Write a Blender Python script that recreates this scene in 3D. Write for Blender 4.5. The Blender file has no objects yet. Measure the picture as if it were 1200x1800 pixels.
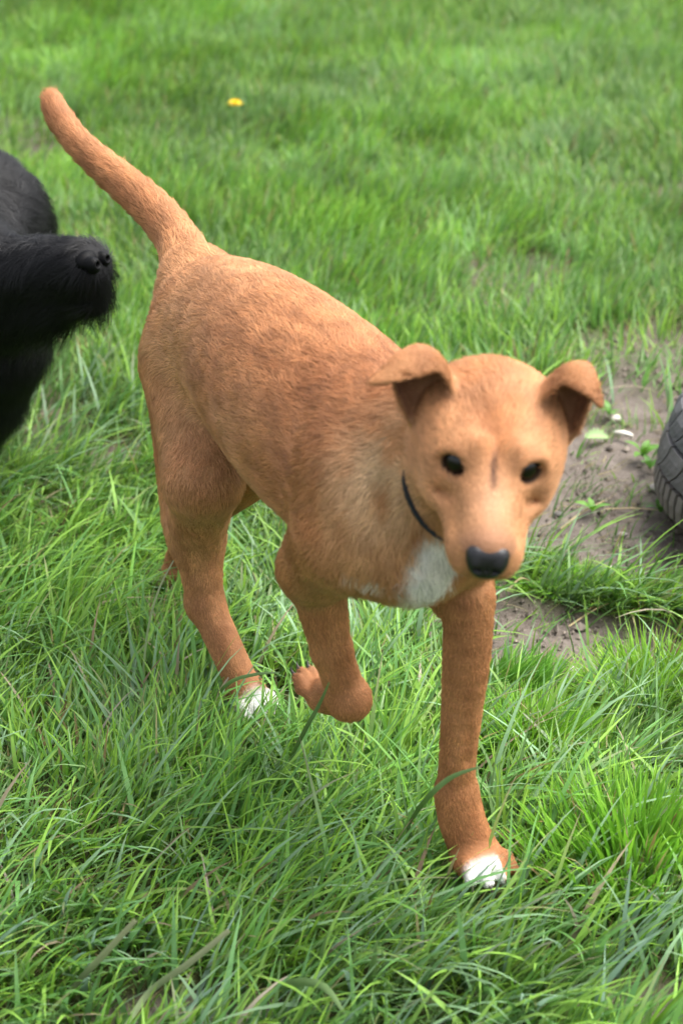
import bpy, math, random
import numpy as np
from mathutils import Vector

# ------------------------------------------------------------------ camera, sky, sun, exposure
scene = bpy.context.scene
COL = scene.collection
CAM_Z, PITCH, FPX = 0.958, math.radians(28.0), 3080.0       # eye height (m), downward tilt, focal length for an 1800 px tall frame
cam_data = bpy.data.cameras.new('camera')
cam = bpy.data.objects.new('camera', cam_data); COL.objects.link(cam)
cam.location = (0, 0, CAM_Z); cam.rotation_euler = (math.pi/2 - PITCH, 0, 0)
cam_data.sensor_fit = 'VERTICAL'; cam_data.sensor_height = 23.5; cam_data.lens = 23.5*FPX/1800
cam_data.clip_start = 0.05; cam_data.clip_end = 300
cam_data.dof.use_dof = True; cam_data.dof.focus_distance = 1.58; cam_data.dof.aperture_fstop = 4.2
scene.camera = cam

world = bpy.data.worlds.new('World'); scene.world = world; world.use_nodes = True
wn = world.node_tree.nodes; wl = world.node_tree.links
SUN_EL, SUN_AZ = math.radians(64), math.radians(70)           # azimuth clockwise from +Y
sky = wn.new('ShaderNodeTexSky'); sky.sky_type = 'NISHITA'; sky.sun_disc = False
sky.sun_elevation = SUN_EL; sky.sun_rotation = SUN_AZ; sky.air_density = 1.2; sky.dust_density = 4.0; sky.ozone_density = 1.0
hs = wn.new('ShaderNodeHueSaturation'); hs.inputs['Saturation'].default_value = 0.35
wl.new(sky.outputs[0], hs.inputs['Color']); wl.new(hs.outputs[0], wn['Background'].inputs['Color'])
wn['Background'].inputs['Strength'].default_value = 0.085
sun_data = bpy.data.lights.new('sun', 'SUN'); sun_data.energy = 1.35; sun_data.angle = math.radians(45); sun_data.color = (1, 0.97, 0.92)
sun = bpy.data.objects.new('sun', sun_data); COL.objects.link(sun)
sd = Vector((math.sin(SUN_AZ)*math.cos(SUN_EL), math.cos(SUN_AZ)*math.cos(SUN_EL), math.sin(SUN_EL)))
sun.rotation_euler = sd.to_track_quat('Z', 'Y').to_euler()
vs = scene.view_settings
vs.view_transform = 'Standard'; vs.look = 'None'; vs.gamma = 1; vs.use_curve_mapping = False; vs.exposure = 2.28
scene.cycles.use_denoising = True
scene.cycles.max_bounces = 5; scene.cycles.diffuse_bounces = 3; scene.cycles.transmission_bounces = 3; scene.cycles.transparent_max_bounces = 4
scene.cycles.use_adaptive_sampling = True; scene.cycles.adaptive_threshold = 0.025
scene.cycles.caustics_reflective = False; scene.cycles.caustics_refractive = False

RNG = np.random.default_rng(7)

# ------------------------------------------------------------------ helpers
def at(u, v, y):
    """world point on the sight line of photo pixel (u, v) at distance y ahead"""
    r, p = (u-600)/FPX, (900-v)/FPX
    d = np.array([r, math.cos(PITCH)+p*math.sin(PITCH), -math.sin(PITCH)+p*math.cos(PITCH)])
    return np.array([0, 0, CAM_Z]) + d*(y/d[1])
def gp(u, v, z=0.0):
    """ground point below photo pixel (u, v)"""
    r, p = (u-600)/FPX, (900-v)/FPX
    d = np.array([r, math.cos(PITCH)+p*math.sin(PITCH), -math.sin(PITCH)+p*math.cos(PITCH)])
    return np.array([0, 0, CAM_Z]) + d*((z-CAM_Z)/d[2])
def nrm(v):
    v = np.asarray(v, float); return v/np.maximum(np.linalg.norm(v, axis=-1, keepdims=True), 1e-9)
def hash2(i, j, seed):
    n = (i.astype(np.int64)*374761393 + j.astype(np.int64)*668265263 + seed*1442695041) & 0x7fffffff
    n = ((n ^ (n >> 13))*1274126177) & 0x7fffffff
    return ((n ^ (n >> 16)) & 0xffff)/65535.0
def smoothstep(a, b, x):
    t = np.clip((x-a)/(b-a), 0, 1); return t*t*(3-2*t)
def vnoise(x, y, scale, seed=0):
    x = np.asarray(x, float)/scale; y = np.asarray(y, float)/scale
    i, j = np.floor(x), np.floor(y); fx, fy = x-i, y-j
    fx = fx*fx*(3-2*fx); fy = fy*fy*(3-2*fy)
    a, b, c, d = hash2(i, j, seed), hash2(i+1, j, seed), hash2(i, j+1, seed), hash2(i+1, j+1, seed)
    return (a*(1-fx)+b*fx)*(1-fy) + (c*(1-fx)+d*fx)*fy
def vnoise3(P, scale, seed=0):
    x, y, z = P[:, 0], P[:, 1], P[:, 2]
    k = np.floor(z/scale); f = z/scale-k; f = f*f*(3-2*f)
    def lay(kk):
        off = hash2(kk, kk*0+5, seed+11)*97.0*scale
        return vnoise(x+off, y-off*1.7, scale, seed)
    return lay(k)*(1-f) + lay(k+1)*f

def mesh_np(name, V, F, mat=None, smooth=True, col=None):
    """mesh from numpy: F is an (n,3) or (n,4) index array"""
    me = bpy.data.meshes.new(name)
    V = np.asarray(V, np.float32); F = np.asarray(F, np.int32); n, k = F.shape
    me.vertices.add(len(V)); me.vertices.foreach_set('co', V.ravel())
    me.loops.add(n*k); me.loops.foreach_set('vertex_index', F.ravel())
    me.polygons.add(n); me.polygons.foreach_set('loop_start', np.arange(0, n*k, k, dtype=np.int32))
    me.update(calc_edges=True)
    me.polygons.foreach_set('use_smooth', np.full(n, smooth))
    if col is not None:
        a = me.attributes.new('col', 'FLOAT_COLOR', 'POINT')
        c = np.ones((len(V), 4), np.float32); c[:, :3] = col; a.data.foreach_set('color', c.ravel())
    if mat: me.materials.append(mat)
    return me
def obj(name, me, parent=None, loc=None):
    o = bpy.data.objects.new(name, me); COL.objects.link(o)
    if parent is not None: o.parent = parent
    if loc is not None: o.location = loc
    return o
def empty(name, loc=(0, 0, 0)):
    e = bpy.data.objects.new(name, None); COL.objects.link(e); e.location = loc; e.empty_display_size = 0.05
    return e
def tag(o, label, cat, group=None, kind=None):
    o['label'] = label; o['category'] = cat
    if group: o['group'] = group
    if kind: o['kind'] = kind
    return o
def child(name, me, parent):
    """part: mesh given in world coordinates, parented to a root that stands at its own place"""
    o = obj(name, me, parent)
    o.matrix_parent_inverse = parent.matrix_basis.inverted() if parent.parent is None else (parent.parent.matrix_basis @ parent.matrix_parent_inverse @ parent.matrix_basis).inverted() @ __import__('mathutils').Matrix.Identity(4)
    return o

def material(name):
    m = bpy.data.materials.new(name); m.use_nodes = True
    return m, m.node_tree.nodes, m.node_tree.links, m.node_tree.nodes['Principled BSDF']
def sset(node, **kw):
    for k, v in kw.items(): node.inputs[k.replace('_', ' ')].default_value = v

# ------------------------------------------------------------------ materials
def attr_material(name, rough, spec, translucent=0.0, noise=None, bump=None):
    m, n, l, b = material(name)
    a = n.new('ShaderNodeAttribute'); a.attribute_name = 'col'
    src = a.outputs['Color']
    tc = n.new('ShaderNodeTexCoord')
    if noise:
        t = n.new('ShaderNodeTexNoise'); t.inputs['Scale'].default_value = noise[0]; t.inputs['Detail'].default_value = 5
        l.new(tc.outputs['Object'], t.inputs['Vector'])
        r = n.new('ShaderNodeMapRange'); r.inputs['To Min'].default_value = 1-noise[1]; r.inputs['To Max'].default_value = 1+noise[1]
        l.new(t.outputs['Fac'], r.inputs['Value'])
        mx = n.new('ShaderNodeVectorMath'); mx.operation = 'SCALE'
        l.new(src, mx.inputs[0]); l.new(r.outputs[0], mx.inputs['Scale']); src = mx.outputs[0]
    if bump:
        t = n.new('ShaderNodeTexNoise'); t.inputs['Scale'].default_value = bump[0]; t.inputs['Detail'].default_value = 4
        l.new(tc.outputs['Object'], t.inputs['Vector'])
        bp = n.new('ShaderNodeBump'); bp.inputs['Strength'].default_value = bump[1]; bp.inputs['Distance'].default_value = bump[2]
        l.new(t.outputs['Fac'], bp.inputs['Height']); l.new(bp.outputs[0], b.inputs['Normal'])
    l.new(src, b.inputs['Base Color'])
    b.inputs['Roughness'].default_value = rough; b.inputs['Specular IOR Level'].default_value = spec
    if translucent:
        tr = n.new('ShaderNodeBsdfTranslucent'); l.new(src, tr.inputs['Color'])
        mix = n.new('ShaderNodeMixShader'); mix.inputs[0].default_value = translucent
        l.new(b.outputs[0], mix.inputs[1]); l.new(tr.outputs[0], mix.inputs[2])
        l.new(mix.outputs[0], n['Material Output'].inputs['Surface'])
    return m
M_GRASS = attr_material('grass_blades', 0.5, 0.32, 0.38)
M_COAT = attr_material('coat_skin', 0.7, 0.2, noise=(120, 0.12), bump=(420, 0.5, 0.0015))
M_TYRE = attr_material('rubber', 0.8, 0.25, noise=(22, 0.7), bump=(180, 0.7, 0.0015))
M_PLANT = attr_material('plant', 0.5, 0.35, 0.3)
M_MATTE = attr_material('matte', 0.85, 0.2, noise=(90, 0.2), bump=(200, 0.4, 0.001))

def fur_material(name, rough, spec):
    m, n, l, b = material(name)
    a = n.new('ShaderNodeAttribute'); a.attribute_name = 'col'
    s = n.new('ShaderNodeAttribute'); s.attribute_name = 'sn'
    l.new(a.outputs['Color'], b.inputs['Base Color'])
    g = n.new('ShaderNodeNewGeometry')
    mx = n.new('ShaderNodeMix'); mx.data_type = 'VECTOR'; mx.inputs['Factor'].default_value = 0.45
    l.new(s.outputs['Vector'], mx.inputs[4]); l.new(g.outputs['Normal'], mx.inputs[5])
    nn = n.new('ShaderNodeVectorMath'); nn.operation = 'NORMALIZE'
    l.new(mx.outputs[1], nn.inputs[0]); l.new(nn.outputs[0], b.inputs['Normal'])
    b.inputs['Roughness'].default_value = rough; b.inputs['Specular IOR Level'].default_value = spec
    return m
M_FUR = fur_material('tan_fur', 0.55, 0.3)
M_BFUR = fur_material('black_fur', 0.45, 0.22)

def plain(name, color, rough, spec=0.5, coat=0.0):
    m, n, l, b = material(name)
    t = n.new('ShaderNodeTexNoise'); t.inputs['Scale'].default_value = 260; t.inputs['Detail'].default_value = 3
    tc = n.new('ShaderNodeTexCoord'); l.new(tc.outputs['Object'], t.inputs['Vector'])
    r = n.new('ShaderNodeValToRGB')
    r.color_ramp.elements[0].color = (*[c*0.75 for c in color], 1); r.color_ramp.elements[1].color = (*[min(1, c*1.25) for c in color], 1)
    l.new(t.outputs['Fac'], r.inputs[0]); l.new(r.outputs[0], b.inputs['Base Color'])
    b.inputs['Roughness'].default_value = rough; b.inputs['Specular IOR Level'].default_value = spec
    b.inputs['Coat Weight'].default_value = coat; b.inputs['Coat Roughness'].default_value = 0.05
    bp = n.new('ShaderNodeBump'); bp.inputs['Strength'].default_value = 0.25; bp.inputs['Distance'].default_value = 0.0006
    vo = n.new('ShaderNodeTexVoronoi'); vo.inputs['Scale'].default_value = 1200; l.new(tc.outputs['Object'], vo.inputs['Vector'])
    l.new(vo.outputs['Distance'], bp.inputs['Height'])
    if coat < 0.5: l.new(bp.outputs[0], b.inputs['Normal'])
    return m
M_NOSE = plain('nose_leather', (0.007, 0.0065, 0.0078), 0.42, 0.42)
M_NOSE2 = plain('black_nose_leather', (0.003, 0.003, 0.0034), 0.5, 0.08)
M_EYE = plain('eye_wet', (0.003, 0.0022, 0.0018), 0.2, 0.25, 0.25)
M_CLAW = plain('claw_horn', (0.05, 0.04, 0.035), 0.35)
M_COLLAR = plain('collar_webbing', (0.012, 0.014, 0.02), 0.7)
M_METAL = plain('buckle_metal', (0.35, 0.35, 0.36), 0.3)

def soil_material():
    m, n, l, b = material('soil')
    tc = n.new('ShaderNodeTexCoord')
    def noise(s, d=6, rough=0.6):
        t = n.new('ShaderNodeTexNoise'); t.inputs['Scale'].default_value = s; t.inputs['Detail'].default_value = d; t.inputs['Roughness'].default_value = rough
        l.new(tc.outputs['Object'], t.inputs['Vector']); return t
    a, c, e = noise(9), noise(85, 8, 0.7), noise(420, 4)
    r1 = n.new('ShaderNodeValToRGB'); r1.color_ramp.elements[0].position = 0.3; r1.color_ramp.elements[1].position = 0.72
    r1.color_ramp.elements[0].color = (0.110, 0.088, 0.072, 1); r1.color_ramp.elements[1].color = (0.25, 0.212, 0.182, 1)
    mxv = n.new('ShaderNodeMath'); mxv.operation = 'MULTIPLY_ADD'; mxv.inputs[1].default_value = 0.5
    ad = n.new('ShaderNodeMath'); ad.operation = 'MULTIPLY'; ad.inputs[1].default_value = 0.5
    l.new(a.outputs['Fac'], ad.inputs[0]); l.new(c.outputs['Fac'], mxv.inputs[0]); l.new(ad.outputs[0], mxv.inputs[2])
    l.new(mxv.outputs[0], r1.inputs[0])
    at_ = n.new('ShaderNodeAttribute'); at_.attribute_name = 'col'          # red channel: how much turf thatch covers the soil here
    th = n.new('ShaderNodeValToRGB')
    th.color_ramp.elements[0].color = (0.03, 0.035, 0.012, 1); th.color_ramp.elements[1].color = (0.075, 0.085, 0.022, 1)
    l.new(c.outputs['Fac'], th.inputs[0])
    sx = n.new('ShaderNodeSeparateColor'); l.new(at_.outputs['Color'], sx.inputs[0])
    mx = n.new('ShaderNodeMix'); mx.data_type = 'RGBA'
    l.new(sx.outputs[0], mx.inputs['Factor']); l.new(r1.outputs[0], mx.inputs[6]); l.new(th.outputs[0], mx.inputs[7])
    l.new(mx.outputs[2], b.inputs['Base Color'])
    b1 = n.new('ShaderNodeBump'); b1.inputs['Strength'].default_value = 0.8; b1.inputs['Distance'].default_value = 0.012
    b2 = n.new('ShaderNodeBump'); b2.inputs['Strength'].default_value = 0.7; b2.inputs['Distance'].default_value = 0.003
    l.new(c.outputs['Fac'], b1.inputs['Height']); l.new(e.outputs['Fac'], b2.inputs['Height'])
    l.new(b1.outputs[0], b2.inputs['Normal']); l.new(b2.outputs[0], b.inputs['Normal'])
    b.inputs['Roughness'].default_value = 0.92; b.inputs['Specular IOR Level'].default_value = 0.2
    return m
M_SOIL = soil_material()

# ------------------------------------------------------------------ the ground
# bare-earth patches: photo-pixel centre on the ground, half-axes in metres, rotation
DIRT = []
for (u, v, rx, ry, rot, amt) in [
        (1070, 800, 0.13, 0.23, -0.10, 1.0), (1190, 860, 0.20, 0.30, 0.0, 1.0), (1015, 1118, 0.145, 0.125, 0.1, 1.0), (985, 960, 0.07, 0.16, 0.1, 0.9),
        (1180, 640, 0.20, 0.13, 0.2, 0.52), (915, 475, 0.11, 0.09, 0.0, 0.42), (10, 225, 0.16, 0.12, 0.0, 0.5), (60, 260, 0.10, 0.08, 0.0, 0.4),
        (210, 790, 0.05, 0.05, 0.0, 0.8), (20, 740, 0.10, 0.10, 0.0, 0.45), (900, 1375, 0.07, 0.022, 0.2, 0.8), (360, 1765, 0.09, 0.025, 0.0, 0.75), (1115, 1765, 0.07, 0.03, 0, 0.6),
        (1180, 330, 0.16, 0.12, 0.0, 0.45), (770, 55, 0.22, 0.10, 0.0, 0.5), (560, 1090, 0.06, 0.04, 0.0, 0.5), (210, 1080, 0.06, 0.05, 0, 0.45),
        (850, 540, 0.12, 0.08, 0, 0.35), (1120, 1010, 0.02, 0.02, 0, 0)]:
    g = gp(u, v); DIRT.append((g[0], g[1], rx, ry, rot, amt))
TUFTS_ON_DIRT = [(1020, 1010, 0.06, 0.03), (1140, 1030, 0.06, 0.03), (955, 965, 0.03, 0.025)]
def dirt(x, y):
    x = np.asarray(x, float); y = np.asarray(y, float); m = np.zeros(np.broadcast(x, y).shape)
    wob = (vnoise(x, y, 0.05, 3)-0.5)*0.55 + (vnoise(x, y, 0.018, 4)-0.5)*0.35
    for (cx, cy, rx, ry, rot, amt) in DIRT:
        c, s = math.cos(rot), math.sin(rot); dx, dy = x-cx, y-cy
        q = np.sqrt(((dx*c+dy*s)/rx)**2 + ((-dx*s+dy*c)/ry)**2) + wob
        m = np.maximum(m, amt*np.clip((1.15-q)/0.35, 0, 1))
    for (u, v, rx, ry) in TUFTS_ON_DIRT:
        g = gp(u, v, 0.02); q = np.sqrt(((x-g[0])/rx)**2 + ((y-g[1])/ry)**2) + wob*0.6
        m = m*np.clip((q-0.7)/0.4, 0, 1)
    return m
def height(x, y):
    x = np.asarray(x, float); y = np.asarray(y, float)
    h = (vnoise(x, y, 0.55, 21)-0.5)*0.022 + (vnoise(x, y, 0.16, 22)-0.5)*0.013 + (vnoise(x, y, 0.05, 23)-0.5)*0.005
    h = h*np.clip(1.0, 0, 1) - 0.016*dirt(x, y)
    for (u, v) in ((840, 1530), (455, 1232), (290, 1000)):                 # the turf is level under the planted paws
        g = gp(u, v); w = np.exp(-((x-g[0])**2+(y-g[1])**2)/0.06**2); h = h*(1-w) - 0.003*w
    return h
def graded(lo, hi, step, far_lo, far_hi):
    a = list(np.arange(lo, hi+step/2, step)); s = step
    while a[-1] < far_hi: s *= 1.35; a.append(a[-1]+s)
    s = step
    while a[0] > far_lo: s *= 1.35; a.insert(0, a[0]-s)
    return np.array(a)
gx, gy = graded(-1.4, 1.4, 0.014, -70, 70), graded(0.5, 5.0, 0.014, -30, 140)
XX, YY = np.meshgrid(gx, gy, indexing='ij')
fade = np.clip(1.3-np.maximum(np.abs(XX)-3, 0)/10 - np.maximum(YY-6, 0)/20, 0, 1)
DD = dirt(XX, YY)
rough_soil = DD*((vnoise(XX, YY, 0.022, 31)-0.5)*0.007)
ZZ = height(XX, YY)*fade + rough_soil - 0.004
GV = np.stack([XX, YY, ZZ], -1).reshape(-1, 3)
ni, nj = XX.shape; ii = (np.arange(ni-1)[:, None]*nj + np.arange(nj-1)[None]).ravel()
GF = np.stack([ii, ii+nj, ii+nj+1, ii+1], 1)
cov = (1-np.clip(DD*1.25, 0, 1)).ravel()
ground = obj('ground', mesh_np('ground', GV, GF, M_SOIL, True, np.stack([cov, cov, cov], 1)))
ground['kind'] = 'structure'; ground['label'] = 'bare grey brown soil under the lawn with worn patches'

# ------------------------------------------------------------------ grass
def blades(x, y, z, L, W, az, th0, bend, twist, col, tipcol, nseg=4):
    """numpy grass: every blade a bent tapering strip. returns V, F(tri), C"""
    n = len(x); dirx, diry = np.cos(az), np.sin(az)
    P = np.stack([x, y, z], 1); rows = []; cols = []
    th = th0.copy(); px = np.zeros(n); pz = np.zeros(n)
    sx, sy = -np.sin(az+twist), np.cos(az+twist)
    prof = [0.75, 1.0, 0.92, 0.66, 0.38] if nseg == 5 else ([0.8, 1.0, 0.85, 0.5] if nseg == 4 else [0.85, 1.0, 0.6])
    for k in range(nseg+1):
        t = k/nseg
        C = P + np.stack([dirx*px, diry*px, pz], 1)
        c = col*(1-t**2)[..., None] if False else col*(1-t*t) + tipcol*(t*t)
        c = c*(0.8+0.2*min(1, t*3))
        if k < nseg:
            w = (W*prof[k]*0.5)[:, None]*np.stack([sx, sy, 0*sx], 1)
            rows += [C-w, C+w]; cols += [c, c]
        else:
            rows.append(C); cols.append(c)
        thm = th + bend*(t**1.0)
        px = px + np.sin(thm)*L/nseg; pz = pz + np.cos(thm)*L/nseg
    V = np.stack(rows, 1); C = np.stack(cols, 1); m = 2*nseg+1
    f = []
    for k in range(nseg-1): f += [[2*k, 2*k+1, 2*k+3], [2*k, 2*k+3, 2*k+2]]
    f.append([2*nseg-2, 2*nseg-1, 2*nseg])
    F = (np.arange(n)[:, None, None]*m + np.array(f)[None]).reshape(-1, 3)
    return V.reshape(-1, 3), F, C.reshape(-1, 3)

GREENS = 1.42*np.array([[0.105, 0.225, 0.022], [0.086, 0.198, 0.022], [0.136, 0.255, 0.028], [0.070, 0.165, 0.028], [0.122, 0.210, 0.074], [0.100, 0.190, 0.050]])
STRAW = np.array([[0.29, 0.25, 0.11], [0.20, 0.15, 0.06], [0.32, 0.29, 0.15]])
PAWS = [(gp(840, 1520, .01), 0.036), (gp(466, 1240, .01), 0.044), (gp(290, 995, .01), 0.03)]

def pick_colour(n, x, y, dead=0.04):
    k = vnoise(x, y, 0.22, 41)*0.36 + vnoise(x, y, 0.06, 42)*0.22 + RNG.random(n)*0.52
    idx = np.clip((k*len(GREENS)*0.95).astype(int), 0, len(GREENS)-1)
    c = GREENS[idx]*(0.75+0.5*RNG.random((n, 1)))
    c = c*(0.72+0.56*vnoise(x, y, 0.30, 43)*(0.5+0.8*vnoise(x, y, 0.05, 45)))[:, None]
    d = RNG.random(n) < dead*0.7*(0.1+2.4*vnoise(x, y, 0.12, 44)**2)
    c[d] = STRAW[RNG.integers(0, 3, d.sum())]*(0.7+0.5*RNG.random((d.sum(), 1)))
    tip = c*np.array([1.12, 1.06, 1.05]); t2 = RNG.random(n) < 0.06
    tip[t2] = STRAW[0]*0.8
    return c, tip

def clear_of_paws(x, y):
    k = np.ones(len(x), bool)
    for (p, r) in PAWS: k &= (x-p[0])**2 + (y-p[1])**2 > r*r
    return k

def frustum_margin(x, y):
    """metres outside the strip of lawn in the photograph's view (0 inside)"""
    dep = y*math.cos(PITCH) + CAM_Z*math.sin(PITCH)
    half = 0.195*dep + 0.10
    return np.maximum(np.abs(x)-half, 0) + np.maximum(0.84-y, 0) + np.maximum(y-5.2, 0)

def scatter(density, x0, x1, y0, y1, accept):
    n = int(density*(x1-x0)*(y1-y0))
    x = RNG.uniform(x0, x1, n); y = RNG.uniform(y0, y1, n)
    k = RNG.random(n) < accept(x, y); x, y = x[k], y[k]
    k = clear_of_paws(x, y); return x[k], y[k]

def lean_field(x, y):
    """the lawn lies over mostly to the right and away, in drifts"""
    return 0.75 + (vnoise(x, y, 0.45, 51)-0.5)*2.6 + (vnoise(x, y, 0.10, 52)-0.5)*2.4

GVs, GFs, GCs = [], [], []; goff = 0
def add_blades(x, y, Lr, Wr, nseg, lean=(0.1, 0.75), bend=(0.2, 1.4), dead=0.04, coh=0.55, colmul=1.0, azj=0.85, flat=0.0):
    global goff
    n = len(x)
    if n == 0: return
    lf = 0.62 + 0.75*vnoise(x, y, 0.14, 61)
    L = RNG.uniform(*Lr, n)*lf; W = RNG.uniform(*Wr, n)
    az = lean_field(x, y) + RNG.normal(0, azj, n)
    th0 = RNG.uniform(*lean, n)*(0.5+0.9*vnoise(x, y, 0.2, 62)) + flat; bd = RNG.uniform(*bend, n)
    c, tip = pick_colour(n, x, y, dead); c = c*colmul; tip = tip*colmul
    z = height(x, y) - 0.006
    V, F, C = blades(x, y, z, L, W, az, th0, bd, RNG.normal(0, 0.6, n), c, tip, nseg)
    GVs.append(V); GFs.append(F+goff); GCs.append(C); goff += len(V)

def cover(x, y): return (1-np.clip(dirt(x, y)*1.2, 0, 1))**1.6*(0.985)+0.012
def clump(x, y): return np.clip(0.06+1.6*smoothstep(0.15, 0.75, vnoise(x, y, 0.035, 71))*(0.25+0.95*vnoise(x, y, 0.10, 72)), 0, 1)
near = lambda x, y: (frustum_margin(x, y) <= 0)*(y < 2.15)*cover(x, y)
mid = lambda x, y: (frustum_margin(x, y) <= 0)*(y >= 2.15)*cover(x, y)
out = lambda x, y: (frustum_margin(x, y) > 0)*cover(x, y)*np.clip(1.25-frustum_margin(x, y)/2.4, 0.12, 1)
# short understorey, then the longer leaves
x, y = scatter(30000, -0.75, 0.75, 0.84, 2.15, near); add_blades(x, y, (0.018, 0.04), (0.0012, 0.0026), 3, (0.2, 1.1), (0.2, 1.2), 0.10, colmul=0.95, azj=1.6)
x, y = scatter(46000, -0.75, 0.75, 0.84, 2.15, lambda x, y: near(x, y)*clump(x, y)); add_blades(x, y, (0.032, 0.075), (0.0016, 0.0038), 4, (0.1, 0.85), (0.2, 1.3), 0.05)
x, y = scatter(5200, -0.75, 0.75, 0.84, 2.15, near); add_blades(x, y, (0.07, 0.125), (0.0028, 0.0052), 5, (0.35, 1.0), (0.4, 1.4), 0.05, colmul=np.array([1.1, 1.08, 1.6]))
x, y = scatter(19000, -1.4, 1.4, 2.15, 5.3, mid); add_blades(x, y, (0.02, 0.05), (0.002, 0.0038), 3, (0.2, 1.0), (0.2, 1.2), 0.08)
x, y = scatter(17000, -1.4, 1.4, 2.15, 5.3, lambda x, y: mid(x, y)*clump(x, y)); add_blades(x, y, (0.038, 0.078), (0.0022, 0.004), 3, (0.05, 0.6), (0.2, 1.2), 0.03)
x, y = scatter(4200, -3.4, 3.4, -0.4, 7.6, out); add_blades(x, y, (0.035, 0.09), (0.004, 0.0075), 3, (0.1, 0.9), (0.2, 1.3), 0.05)
# a few sparse sprigs on the bare earth, and flat dead straws
def bare(x, y): return (dirt(x, y) > 0.5)*1.0*(vnoise(x, y, 0.03, 81) > 0.62)
x, y = scatter(9000, 0.1, 0.75, 1.4, 2.9, bare); add_blades(x, y, (0.015, 0.04), (0.0012, 0.0024), 3, (0.2, 1.2), (0.2, 1.0), 0.25)
x, y = scatter(2600, -0.5, 0.8, 0.9, 3.2, lambda x, y: 0.25+0.75*(dirt(x, y) > 0.3)); add_blades(x, y, (0.02, 0.055), (0.0010, 0.0020), 3, (1.35, 1.55), (-0.1, 0.15), 9.0)
# big soft leaves right in front of the lens
fx, fy = scatter(3600, -0.38, 0.38, 0.84, 1.10, lambda x, y: (0.4+0.6*(vnoise(x, y, 0.06, 91) > 0.5)))
add_blades(fx, fy, (0.06, 0.125), (0.0036, 0.0064), 5, (0.15, 0.7), (0.2, 0.9), 0.04, colmul=np.array([1.25, 1.15, 2.3]), azj=0.6)
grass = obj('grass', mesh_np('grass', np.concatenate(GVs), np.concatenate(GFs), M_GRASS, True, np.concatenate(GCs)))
tag(grass, 'uneven green lawn of long and short grass blades', 'grass', kind='stuff')
print('grass tris', sum(len(f) for f in GFs))

# ------------------------------------------------------------------ implicit-surface modelling for the animals
def catmull(P, t):
    n = len(P)-1; x = t*n; i = np.minimum(np.floor(x).astype(int), n-1); f = (x-i).reshape((-1,)+(1,)*(P.ndim-1))
    g = lambda k: P[np.clip(k, 0, n)]
    p0, p1, p2, p3 = g(i-1), g(i), g(i+1), g(i+2)
    return 0.5*((2*p1)+(-p0+p2)*f+(2*p0-5*p1+4*p2-p3)*f*f+(-p0+3*p1-3*p2+p3)*f**3)

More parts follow.
